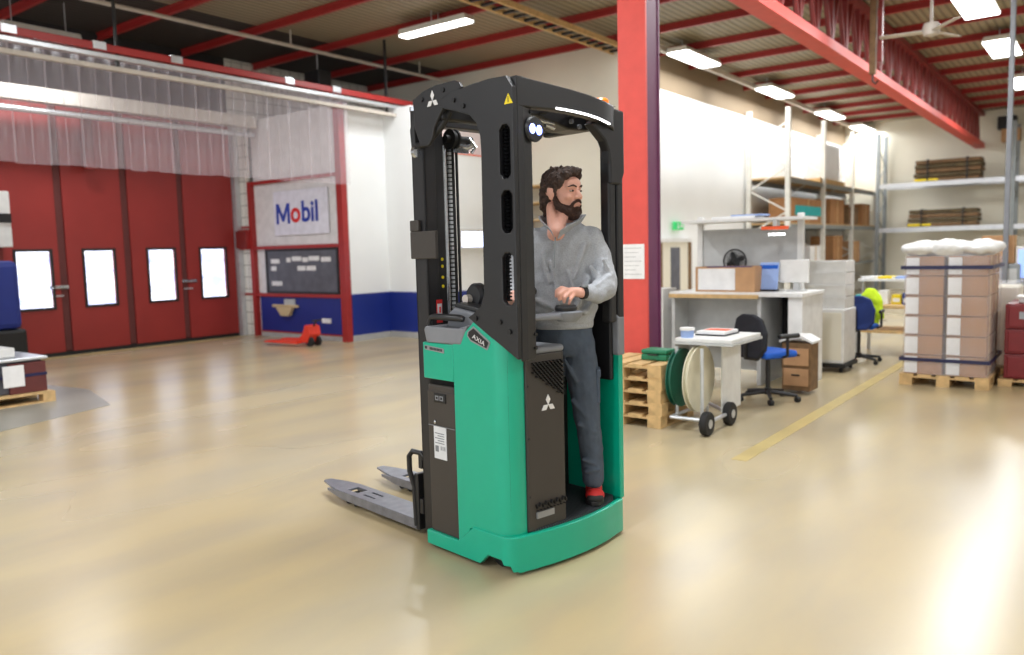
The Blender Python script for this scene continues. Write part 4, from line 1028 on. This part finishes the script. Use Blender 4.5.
bm = new(); box(bm, .10, .74, .62, .69, .04, .16); obj('bottom_tie', bm, 'truck_black', ms, .005)
# chain pulley group near arm
bm = new(); lathe(bm, [(.03, -.02), (.05, -.02), (.05, -.012), (.04, -.008), (.04, .008), (.05, .012), (.05, .02), (.03, .02)], (.235, .60, 2.03), 'x', 22); tube(bm, [(.19, .60, 2.03), (.36, .60, 2.03)], .02, 12); obj('pulley', bm, 'deep_black', ms, smooth=True)
bm = new(); tube(bm, [(.25, .59, 2.0), (.31, .585, 1.99), (.36, .60, 2.01)], .016, 10); tube(bm, [(.33, .585, 2.04), (.38, .59, 2.0), (.36, .6, 1.97)], .01, 8); box(bm, .24, .33, .585, .60, 1.965, 1.985); obj('pulley_fitting', bm, 'chrome', ms, smooth=True)
# top side plate with emblem
bm = new()
op = [(.60, 2.06), (.61, 2.20), (.585, 2.205), (.535, 2.225), (.44, 2.24), (.30, 2.24), (.262, 2.225), (.245, 2.2), (.30, 2.18), (.355, 2.155), (.37, 2.135), (.40, 2.11), (.45, 2.05), (.47, 2.0), (.50, 1.97), (.56, 1.975)]
prism(bm, op, 'x', .005, .022); tp = obj('mast_top_plate', bm, 'truck_black', ms, .005)
bm = new(); prism(bm, [(.62, 2.14), (.62, 2.2), (.28, 2.2), (.28, 2.14)], 'x', .022, .10); obj('top_bracket', bm, 'truck_black', tp, .005)
diamonds('three_diamond_emblem', tp, basis((.0035, .452, 2.172), (0, -1, 0), (0, 0, 1)), .046)
for (L, z) in ((.535, 2.19), (.375, 2.21)): bm = new(); lathe(bm, [(0, -.006), (.012, -.006), (.012, .002), (0, .002)], (.005, L, z), 'x', 12); obj('bolt', bm, 'deep_black', tp, smooth=True)
# hose loop and clamps at the mast head
bm = new(); tube(bm, [(.05, .63, 2.14), (.04, .65, 2.06), (.045, .65, 1.99)], .022, 10); obj('hose_guide', bm, 'deep_black', ms, smooth=True)
bm = new(); tube(bm, [(.045, .64, 1.99), (.035, .58, 1.985), (.03, .5, 2.01), (.04, .43, 2.06), (.06, .40, 2.12)], .016, 10); obj('cable_loop', bm, 'deep_black', ms, smooth=True)
bm = new(); lathe(bm, [(.02, -.012), (.03, -.012), (.03, .012), (.02, .012)], (.045, .64, 1.96), 'y', 16); lathe(bm, [(.02, -.01), (.028, -.01), (.028, .01), (.02, .01)], (.035, .63, 2.16), 'z', 16); obj('hose_clamp', bm, 'chrome', ms, smooth=True)
# carriage bracket, stickers
bm = new(); box(bm, .035, .055, .51, .71, 1.44, 1.575); box(bm, .035, .055, .64, .71, 1.575, 1.63); obj('mast_bracket', bm, 'cover_brown', ms, .005)
for z in (1.435, 1.40, 1.345, 1.30): bm = new(); lathe(bm, [(0, -.003), (.008, -.003), (.008, 0), (0, 0)], (.155, .611, z), 'y', 12); obj('yellow_dot', bm, 'yellow', ms)
ws = B('warning_label', 'red_sticker', .10, .135, .596, .5995, 1.12, 1.235, parent=ms)
B('label_face', 'label_white', .104, .131, .594, .596, 1.14, 1.215, parent=ws)
bm = new(); tube(bm, [(.117, .592, 1.17), (.117, .592, 1.2)], .004, 6); box(bm, .108, .126, .592, .594, 1.148, 1.156); obj('label_figure', bm, 'red_sticker', ws)
# fork carriage and forks
cr = bpy.data.objects.new('fork_carriage', None); COL.objects.link(cr); cr.parent = T
bm = new(); box(bm, .06, .76, .715, .745, .12, .20); box(bm, .06, .76, .715, .745, .36, .44); box(bm, .15, .2, .70, .715, .08, .46); box(bm, .62, .67, .70, .715, .08, .46); obj('carriage_bars', bm, 'truck_black', cr, .004)
for x in (.0, .62):
    bm = new(); tube(bm, [(x+.075, .70, .41), (x+.06, .72, .445), (x+.045, .77, .45), (x+.045, .80, .42), (x+.045, .80, .34), (x+.06, .785, .26), (x+.06, .775, .05)], .014, 10); obj('backrest_tube', bm, 'truck_black', cr, smooth=True)
def fork(x0):
    bm = new()
    bx = [(x0, .77), (x0, 1.55), (x0+.02, 1.66), (x0+.055, 1.79), (x0+.105, 1.79), (x0+.14, 1.66), (x0+.16, 1.55), (x0+.16, .77)]
    h1 = [(x0+.045, 1.40), (x0+.115, 1.40), (x0+.115, 1.50), (x0+.045, 1.50)]
    h2 = [(x0+.045, 1.23), (x0+.06, 1.23), (x0+.06, 1.34), (x0+.045, 1.34)]; h3 = [(x0+.10, 1.23), (x0+.115, 1.23), (x0+.115, 1.34), (x0+.10, 1.34)]
    plate_with_holes(bm, bx, [h1, h2, h3], 'z', .072, .085)
    for a in (x0, x0+.15):
        prism(bm, [(.77, .03), (1.50, .035), (1.66, .06), (1.66, .075), (.77, .075)], 'x', a, a+.01)
    f_ = obj('fork', bm, 'fork_steel', cr, .002)
    bm = new(); prism(bm, [(.745, .03), (.79, .03), (.79, .30), (.775, .33), (.745, .33)], 'x', x0, x0+.16); obj('fork_shank', bm, 'truck_black', f_, .005)
    bm = new()
    for y in (1.42, 1.50): lathe(bm, [(0, -.04), (.03, -.04), (.03, .04), (0, .04)], (x0+.08, y, .032), 'x', 18)
    obj('fork_roller', bm, 'rubber', f_, smooth=True)
fork(.055); fork(.445)
# wheels
for (x, y, r_) in ((.10, .14, .075), (.70, .14, .075), (.42, .30, .09)):
    bm = new(); lathe(bm, [(.0, -.035), (r_*.8, -.035), (r_, -.028), (r_, .028), (r_*.8, .035), (0, .035)], (x, y, r_), 'x', 30); obj('wheel', bm, 'rubber', T, smooth=True)
# operator's tray, handle, hose drum and console
tr = bpy.data.objects.new('storage_tray', None); COL.objects.link(tr); tr.parent = T
bm = new(); 
prism(bm, [(.555, 1.035), (.575, 1.10), (.56, 1.115), (.28, 1.115), (.245, 1.135), (.30, 1.04)], 'x', -.004, .012)
prism(bm, [(.555, 1.035), (.575, 1.10), (.56, 1.115), (.50, 1.115), (.50, 1.05)], 'x', .012, .16)
prism(bm, [(.245, 1.135), (.30, 1.04), (.36, 1.04), (.33, 1.115)], 'x', .012, .16)
prism(bm, [(.56, 1.115), (.30, 1.115), (.25, 1.14), (.25, 1.2), (.56, 1.13)], 'x', .15, .17)
box(bm, .0, .16, .27, .55, 1.035, 1.05)
obj('tray_body', bm, 'grey_plastic', tr, .008)
bm = new(); prism(bm, [(.50, 1.10), (.49, 1.17), (.44, 1.205), (.24, 1.175), (.20, 1.12), (.26, 1.09)], 'x', .08, .30); obj('console_housing', bm, 'grey_plastic', tr, .012, seg=3)
bm = new(); prism(bm, [(.45, 1.205), (.43, 1.228), (.27, 1.205), (.245, 1.178)], 'x', .09, .29); obj('console_lid', bm, 'dark_plastic', tr, .006)
bm = new(); tube(bm, [(.035, .56, 1.06), (.03, .57, 1.13), (.03, .555, 1.155), (.03, .53, 1.16), (.03, .34, 1.16), (.04, .32, 1.155)], [.012, .013, .014, .016, .017, .014], 12); obj('grab_handle', bm, 'dark_plastic', T, smooth=True)
gr_ = bpy.data.objects.new('lever_group', None); COL.objects.link(gr_); gr_.parent = T
bm = new(); lathe(bm, [(0, -.03), (.05, -.03), (.062, -.015), (.062, .015), (.05, .03), (0, .03)], (.20, .40, 1.255), 'x', 26); obj('round_housing', bm, 'dark_plastic', gr_, smooth=True)
for i in range(4):
    bm = new(); ell(bm, (.20, .315-.006*(i % 2), 1.295-i*.034), (.03, .026, .013), seg=12); obj('rubber_bellow', bm, 'deep_black', gr_, smooth=True)
bm = new(); lathe(bm, [(0, -.02), (.022, -.02), (.022, .02), (0, .02)], (.16, .425, 1.24), 'x', 14); obj('round_cap', bm, 'pale_beam', gr_, smooth=True)
# stickers on green shell
def sticker_poly(name, pts, m_, x0, x1, par): bm = new(); prism(bm, pts, 'x', x0, x1); return obj(name, bm, m_, par)
ax = sticker_poly('name_badge', [(.246, 1.105), (.252, 1.085), (.228, 1.062), (.115, 1.028), (.094, 1.062), (.100, 1.070), (.205, 1.132)], 'label_grey', -.002, 0, T)
sticker_poly('badge_face', [(.238, 1.104), (.243, 1.087), (.224, 1.069), (.120, 1.037), (.104, 1.062), (.204, 1.122)], 'deep_black', -.0035, -.002, ax)
dv = Vector((0, -.865, -.36)).normalized(); uv = Vector((0, -dv.z, dv.y)) * -1
if uv.z < 0: uv = -uv
text('badge_letters', 'AXIA', .030, 'white_mark', ax, basis((-.0040, .170, 1.070), dv, uv), ext=.0006, sx=1.3, offset=0)
bd = sticker_poly('type_plate', [(.575, 1.0), (.575, 1.022), (.425, 1.012), (.425, .990)], 'label_grey', -.002, 0, T)
bm = new(); box(bm, -.003, -.002, .555, .57, 1.004, 1.017)
for i in range(9): box(bm, -.003, -.002, .438+i*.011, .445+i*.011, .997+i*.0006, 1.009+i*.0006)
obj('plate_print', bm, 'dark_plastic', bd)
# steering arm and control pad
sa = bpy.data.objects.new('steering_console', None); COL.objects.link(sa); sa.parent = T
bm = new(); prism(bm, [(.10, 1.178), (.36, 1.178), (.42, 1.183), (.42, 1.158), (.36, 1.143), (.30, 1.148), (.10, 1.158)], 'y', -.045, .035); obj('console_arm', bm, 'grey_plastic', sa, .01, seg=3)
bm = new(); lathe(bm, [(0, -.045), (.045, -.045), (.068, -.02), (.072, .0), (.06, .006), (0, .008)], (.385, -.02, 1.178), 'z', 32); obj('steering_dish', bm, 'grey_plastic', sa, smooth=True)
bm = new(); lathe(bm, [(0, 0), (.050, 0), (.053, .014), (.046, .026), (0, .029)], (.375, -.02, 1.185), 'z', 28); obj('steering_knob', bm, 'dark_plastic', sa, smooth=True)
bm = new(); tube(bm, [(.2, .05, 1.15), (.2, .04, 1.24), (.19, .02, 1.28)], .012, 10); ell(bm, (.19, .015, 1.285), .022, seg=14); obj('control_lever', bm, 'deep_black', sa, smooth=True)

# ============================================================ THE DRIVER
# local frame: x to his left (picture right), -y his front (towards the camera), z up from the platform
PZ = .197
PO = Vector((-2.1257, 2.7463, 0)) + Vector((math.cos(R(80.8)), math.sin(R(80.8)), 0))*.555 + Vector((-math.sin(R(80.8)), math.cos(R(80.8)), 0))*.155
PO.z = PZ
def hx(p, th=R(50), c=(.004, .012, 1.528)):    # head space -> man space
    x, y, z = p; x, y, z = x*1.0, y*1.0, z*1.0
    return (c[0]+x*math.cos(th)-y*math.sin(th), c[1]+x*math.sin(th)+y*math.cos(th), c[2]+z)
HR = R(50)
def hell(bm, c, r_, rz=0, seg=20): ell(bm, hx(c), r_, rot=(0, 0, HR+rz), seg=seg)
bm = new()
hell(bm, (0, .014, .035), (.075, .095, .083)); hell(bm, (0, -.030, -.015), (.062, .058, .080)); hell(bm, (0, -.036, -.078), (.046, .048, .040))
hell(bm, (0, -.066, .04), (.05, .026, .035))
cap(bm, hx((0, -.086, .012)), .009, hx((0, -.106, -.022)), .0125)
for s in (-1, 1):
    hell(bm, (s*.012, -.096, -.026), (.009, .011, .009), seg=10)
    cap(bm, hx((s*.012, -.086, .025)), .009, hx((s*.045, -.068, .025)), .010)
    hell(bm, (s*.036, -.062, -.022), (.024, .024, .02), seg=12)
    hell(bm, (s*.076, .010, -.006), (.009, .018, .031), rz=s*R(-14), seg=14)
    hell(bm, (s*.082, .022, .006), (.007, .010, .022), rz=s*R(-25), seg=12)
cap(bm, hx((-.018, -.086, -.052)), .008, hx((.018, -.086, -.052)), .008); cap(bm, hx((-.014, -.084, -.062)), .009, hx((.014, -.084, -.062)), .009)
cap(bm, (-.004, .026, 1.47), .058, (-.01, .035, 1.34), .062); cap(bm, (-.02, -.01, 1.40), .04, (-.032, -.062, 1.335), .045); cap(bm, (.02, -.02, 1.46), .03, (-.025, -.065, 1.34), .022); cap(bm, (-.05, .0, 1.46), .03, (-.045, -.05, 1.35), .03)
# torso core, arms
ell(bm, (-.01, .02, 1.20), (.13, .08, .19)); ell(bm, (-.01, .02, .93), (.12, .08, .14))
cap(bm, (-.01, .025, 1.30), .05, (.13, .02, 1.285), .032); cap(bm, (-.01, .025, 1.30), .05, (-.14, .02, 1.285), .032)
cap(bm, (.13, .02, 1.285), .034, (.188, -.045, 1.09), .030); cap(bm, (.188, -.045, 1.09), .030, (.155, -.135, 1.052), .026); cap(bm, (.155, -.135, 1.052), .026, (.10, -.205, 1.052), .024)
cap(bm, (-.14, .02, 1.285), .034, (-.230, .0, 1.10), .030); cap(bm, (-.230, 0, 1.10), .030, (-.236, -.19, 1.045), .024)
# thighs and shins inside the trousers
for s, kx, axx in ((1, .10, .128), (-1, -.10, -.11)):
    cap(bm, (s*.07-.005, .02, .82), .07, (kx, .0, .42), .045); cap(bm, (kx, .0, .42), .045, (axx, .02, .10), .032)
# left hand (picture right) closed over the steering knob
def hand(bm, pts, wrist, palm, pr, thumb):
    cap(bm, wrist, .025, palm, .022)
    ell(bm, palm, pr, seg=16)
    for (a, b_, c_, r0) in pts:
        cap(bm, palm, .012, a, r0*1.05, 10); cap(bm, a, r0*1.08, b_, r0, 10); cap(bm, b_, r0, c_, r0*.88, 10)
    cap(bm, thumb[0], .012, thumb[1], .010, 10); cap(bm, thumb[1], .010, thumb[2], .009, 10)
hp = [((-.010, -.245, 1.082), (-.033, -.268, 1.070), (-.036, -.262, 1.045), .0095),
      ((.008, -.252, 1.072), (-.018, -.280, 1.055), (-.022, -.270, 1.029), .0100),
      ((.027, -.250, 1.060), (.004, -.278, 1.040), (-.001, -.266, 1.016), .0095),
      ((.045, -.242, 1.048), (.028, -.266, 1.028), (.022, -.256, 1.008), .0085)]
hand(bm, hp, (.085, -.215, 1.055), (.043, -.225, 1.062), (.036, .024, .022), ((.045, -.205, 1.052), (.015, -.205, 1.045), (-.008, -.222, 1.030)))
hp2 = [((-.262+i*.017, -.245, 1.052-i*.004), (-.264+i*.017, -.271, 1.037-i*.004), (-.258+i*.015, -.263, 1.012-i*.002), .0088) for i in range(4)]
hand(bm, hp2, (-.236, -.19, 1.045), (-.238, -.222, 1.044), (.034, .034, .02), ((-.216, -.208, 1.034), (-.206, -.233, 1.022), (-.218, -.253, 1.012)))
for s, axx in ((1, .128), (-1, -.11)): cap(bm, (axx, .02, .10), .026, (axx+s*.0+.004, .0, .05), .02)
P = organic('person', bm, 'skin', .0042, None, 4)
P.location = PO; P.rotation_euler.z = R(33.39); P.scale = (1.012,)*3
tag(P, 'bearded man in grey half-zip sweater and slate trousers standing in the green truck', 'person')
for s in (-1, 1):
    bm = new(); hell(bm, (s*.031, -.0775, .006), (.0110, .0102, .0048), seg=16); e_ = obj('eye', bm, 'eye_white', P, smooth='all')
    bm = new(); hell(bm, (s*.031+.0015, -.0865, .006), (.0062, .0035, .0050), seg=12); obj('iris', bm, 'iris', e_, smooth='all')
    bm = new(); cap(bm, hx((s*.014, -.095, .026)), .0042, hx((s*.032, -.091, .032)), .0048, 8); cap(bm, hx((s*.032, -.091, .032)), .0048, hx((s*.050, -.074, .025)), .003, 8); organic('eyebrow', bm, 'hair', .0025, P, 2)
    bm = new(); cap(bm, hx((s*.019, -.0870, .0118)), .0028, hx((s*.043, -.0785, .0112)), .0026, 8); organic('upper_eyelid', bm, 'skin', .0016, P, 2)
# hair: short sides, swept up front, longer at the nape
bm = new()
hell(bm, (0, .035, .052), (.079, .088, .078)); hell(bm, (0, .075, -.015), (.060, .050, .075)); hell(bm, (0, .088, -.065), (.050, .030, .045)); hell(bm, (0, -.028, .095), (.056, .064, .028))
for s in (-1, 1):
    hell(bm, (s*.060, -.002, .055), (.020, .055, .045)); hell(bm, (s*.066, .012, .025), (.012, .034, .03)); hell(bm, (s*.040, -.052, .085), (.026, .03, .028))
    cap(bm, hx((s*.068, -.010, .03)), .010, hx((s*.067, -.004, -.02)), .009, 8)
rnd = random.Random(3)
for i in range(46):
    a = rnd.uniform(-.055, .055); y = rnd.uniform(-.085, .05)
    cap(bm, hx((a*.9, y, .095)), .012, hx((a+rnd.uniform(-.01, .01), y-.006, (.118+.014*rnd.random()-max(0, y)*.25-max(0, -y-.02)*.30))), .007, 8)
for i in range(12):
    a = rnd.uniform(-.05, .05); cap(bm, hx((a, .090, .02)), .016, hx((a*1.1, .100-.1*abs(a), -.080+rnd.uniform(-.02, .01))), .009, 8)
organic('hair', bm, 'hair', .0040, P, 2, .012, .015)
# beard and moustache
bm = new()
hell(bm, (0, -.040, -.088), (.047, .052, .040)); hell(bm, (0, -.060, -.105), (.034, .036, .030))
for s in (-1, 1):
    cap(bm, hx((s*.064, .004, -.015)), .012, hx((s*.057, -.018, -.065)), .020); cap(bm, hx((s*.057, -.018, -.065)), .020, hx((s*.034, -.06, -.088)), .025)
    cap(bm, hx((s*.004, -.098, -.040)), .0065, hx((s*.024, -.088, -.048)), .007, 10); cap(bm, hx((s*.024, -.088, -.048)), .007, hx((s*.032, -.076, -.068)), .010, 10)
cap(bm, hx((-.008, -.093, -.078)), .010, hx((.008, -.093, -.078)), .010, 10)
organic('beard', bm, 'beard', .0038, P, 2, .006, .01)
bm = new(); cap(bm, hx((-.014, -.0975, -.058)), .0042, hx((.014, -.0975, -.058)), .0042, 8); organic('lips', bm, 'skin', .0020, P, 2)['label'] = 'closed lips between moustache and beard'
# sweater
bm = new()
ring_loft(bm, [(-.012, .015, .885, .150, .105), (-.012, .01, .925, .163, .118), (-.010, .005, .965, .176, .130), (-.008, .01, 1.08, .172, .125), (-.005, .012, 1.20, .176, .122), (-.003, .018, 1.29, .176, .108), (0, .022, 1.335, .150, .092), (0, .028, 1.375, .098, .075), (0, .03, 1.385, .078, .068)], 32)
cap(bm, (.135, .02, 1.305), .064, (.178, .0, 1.20), .060); cap(bm, (.178, .0, 1.20), .060, (.197, -.045, 1.095), .060); cap(bm, (.197, -.045, 1.095), .060, (.192, -.085, 1.065), .058); cap(bm, (.192, -.085, 1.065), .058, (.155, -.140, 1.050), .054); cap(bm, (.155, -.140, 1.05), .052, (.122, -.182, 1.052), .038)
cap(bm, (-.135, .02, 1.305), .064, (-.205, .0, 1.20), .058); cap(bm, (-.205, .0, 1.20), .058, (-.235, -.01, 1.10), .055); cap(bm, (-.235, -.01, 1.10), .055, (-.236, -.155, 1.05), .038)
# folds
for (a, b_, r0, r1) in (((.225, -.08, 1.13), (.150, -.185, 1.085), .012, .010), ((.235, -.10, 1.06), (.15, -.185, 1.03), .014, .010), ((.19, -.10, 1.20), (.225, -.06, 1.10), .012, .014), ((-.06, -.115, 1.20), (-.02, -.125, 1.00), .010, .012), ((.02, -.115, 1.15), (.06, -.125, 1.02), .010, .012), ((.20, -.09, 1.12), (.145, -.16, 1.075), .016, .012), ((.13, -.10, 1.17), (.19, -.075, 1.07), .012, .02), ((-.13, -.10, 1.02), (-.03, -.132, .965), .016, .014), ((.12, -.085, 1.12), (.06, -.128, .99), .012, .016), ((-.10, -.09, 1.24), (-.07, -.12, 1.10), .012, .01), ((.10, -.075, 1.27), (.05, -.115, 1.12), .014, .01), ((.15, -.06, 1.02), (.10, -.105, .96), .014, .018)):
    cap(bm, a, r0, b_, r1, 10)
sw = organic('sweater', bm, 'sweater', .0055, P, 7, .016, .07)
bm = new(); ring_loft(bm, [(-.012, .014, .872, .149, .106), (-.012, .014, .882, .154, .110), (-.012, .014, .922, .156, .112), (-.012, .014, .93, .150, .106)], 40); hm = obj('hem_band', bm, 'sweater', sw, smooth='all')
bm = new(); cap(bm, (.122, -.178, 1.052), .036, (.100, -.200, 1.054), .0335); organic('cuff', bm, 'sweater', .004, sw, 3)
# open collar: a thick strip round the neck, falling open into a V
bm = new()
cpts = []
for i in range(25):
    a = -150+300*i/24
    t_ = abs(a)/150
    # angle measured from the back of the neck
    x = .074*math.sin(R(a)); y = .03+.066*math.cos(R(a)); z0 = 1.372
    if t_ > .55:
        k_ = (t_-.55)/.45; x += (-.036-x)*k_*.9; y += (-.105-y)*k_**.9*.95; z0 += (1.300-z0)*k_
    fx = math.sin(R(a)); fy = math.cos(R(a)); h_ = .055-.02*max(0, t_-.6); fl = .012+.035*min(1, t_*1.4) if t_ > .3 else .015
    if t_ > .8: fl *= 1.3-t_*.6
    cpts.append(((x, y, z0), (x+fx*fl, y+fy*fl*.6-.006*t_, z0+h_)))
lo = []
for (a, b_) in cpts:
    a, b_ = Vector(a), Vector(b_); o_ = Vector((a.x, a.y-.03, 0)).normalized()*.010
    lo.append([bm.verts.new(a), bm.verts.new(a*.5+b_*.5-o_*.2), bm.verts.new(b_), bm.verts.new(b_+o_), bm.verts.new(a*.5+b_*.5+o_), bm.verts.new(a+o_)])
for a, b_ in zip(lo, lo[1:]):
    for k in range(6): bm.faces.new((a[k], b_[k], b_[(k+1) % 6], a[(k+1) % 6]))
bm.faces.new(lo[0]); bm.faces.new(lo[-1][::-1])
organic('collar', bm, 'sweater', .0035, sw, 3)
bm = new(); tube(bm, [(-.036, -.098, 1.315), (-.040, -.119, 1.25), (-.044, -.128, 1.17)], .0035, 6); box(bm, -.046, -.038, -.132, -.122, 1.262, 1.285); obj('zipper', bm, 'grey_steel', sw)
# watch
bm = new(); lathe(bm, [(.0275, -.009), (.031, -.009), (.031, .009), (.0275, .009)], (0, 0, 0), 'x', 24); wa = obj('watch', bm, 'shoe_black', P, smooth=True); wa.location = (.089, -.213, 1.0555); wa.rotation_euler = (0, 0, R(40))
bm = new(); lathe(bm, [(0, 0), (.017, 0), (.017, .008), (0, .009)], (0, -.012, .026), 'z', 20); obj('watch_face', bm, 'grey_steel', wa, smooth=True)
# trousers
bm = new()
ring_loft(bm, [(-.008, .015, .74, .135, .098), (-.008, .015, .80, .150, .105), (-.01, .015, .86, .146, .102), (-.01, .015, .90, .138, .096)], 28)
cap(bm, (.065, .012, .79), .086, (.085, .0, .62), .080); cap(bm, (.085, 0, .62), .080, (.103, -.004, .42), .066); cap(bm, (.103, -.004, .42), .066, (.122, .016, .25), .060); cap(bm, (.122, .016, .25), .058, (.130, .022, .105), .055)
cap(bm, (-.075, .012, .79), .086, (-.09, .0, .62), .080); cap(bm, (-.09, 0, .62), .080, (-.10, -.004, .42), .066); cap(bm, (-.10, -.004, .42), .066, (-.11, .022, .105), .055)
for (a, b_, r0) in (((.03, -.055, .52), (.10, -.068, .44), .010), ((.06, -.06, .40), (.14, -.05, .36), .010), ((.08, -.04, .22), (.15, -.035, .19), .010), ((.09, -.04, .16), (.16, -.03, .17), .011), ((.0, -.075, .72), (.05, -.075, .62), .012)): cap(bm, a, r0, b_, r0, 8)
tr_ = organic('trousers', bm, 'trousers', .006, P, 5, .012, .06)
bm = new(); box(bm, .150, .168, -.045, .055, .50, .66); box(bm, .152, .172, -.05, .06, .63, .67); o = obj('leg_pocket', bm, 'trousers', tr_, .006)
# shoes
for s, axx in ((1, .130), (-1, -.11)):
    sh = bpy.data.objects.new('shoe', None); COL.objects.link(sh); sh.parent = P
    bm = new(); ell(bm, (axx, .035, .05), (.036, .045, .042)); ell(bm, (axx+.002, -.03, .048), (.039, .06, .042)); ell(bm, (axx+.004, -.105, .036), (.044, .062, .030)); cap(bm, (axx, .0, .06), .037, (axx, -.01, .085), .036); organic('shoe_upper', bm, 'shoe_red', .004, sh, 3)
    bm = new(); pts = [(axx-.033, .07), (axx+.033, .07), (axx+.040, .0), (axx+.046, -.08), (axx+.040, -.14), (axx+.018, -.172), (axx-.014, -.172), (axx-.036, -.14), (axx-.042, -.08), (axx-.036, 0)]
    prism(bm, pts, 'z', .0, .022); obj('sole', bm, 'shoe_black', sh, .006, seg=3)
    bm = new(); ell(bm, (axx+.004, -.138, .030), (.040, .034, .024), seg=14); obj('toe_cap', bm, 'shoe_black', sh, smooth='all')
    bm = new()
    for i in range(4): tube(bm, [(axx-.022, -.035-i*.02, .083-i*.008), (axx+.002, -.04-i*.02, .092-i*.008), (axx+.026, -.035-i*.02, .083-i*.008)], .0035, 6)
    obj('laces', bm, 'shoe_black', sh)
    sh.location = (axx*-.1, .062, 0); sh.scale = (1.1, .95, 1.12)

# ============================================================ DAYLIGHT, VIEW
w = bpy.data.worlds.new('world'); SC.world = w; w.use_nodes = True
bg = w.node_tree.nodes['Background']; bg.inputs[0].default_value = (.93, .96, 1, 1); bg.inputs[1].default_value = 1.7
SC.view_settings.view_transform = 'Standard'; SC.view_settings.look = 'None'; SC.view_settings.gamma = 1; SC.view_settings.use_curve_mapping = False
SC.view_settings.exposure = 0.12
# keep the hierarchy at thing > part > sub-part
def depth(o):
    n = 0
    while o.parent: o = o.parent; n += 1
    return n
for o in list(COL.objects):
    while depth(o) > 2:
        p = o.parent; m_ = p.matrix_basis @ o.matrix_basis
        o.parent = p.parent; o.matrix_basis = m_
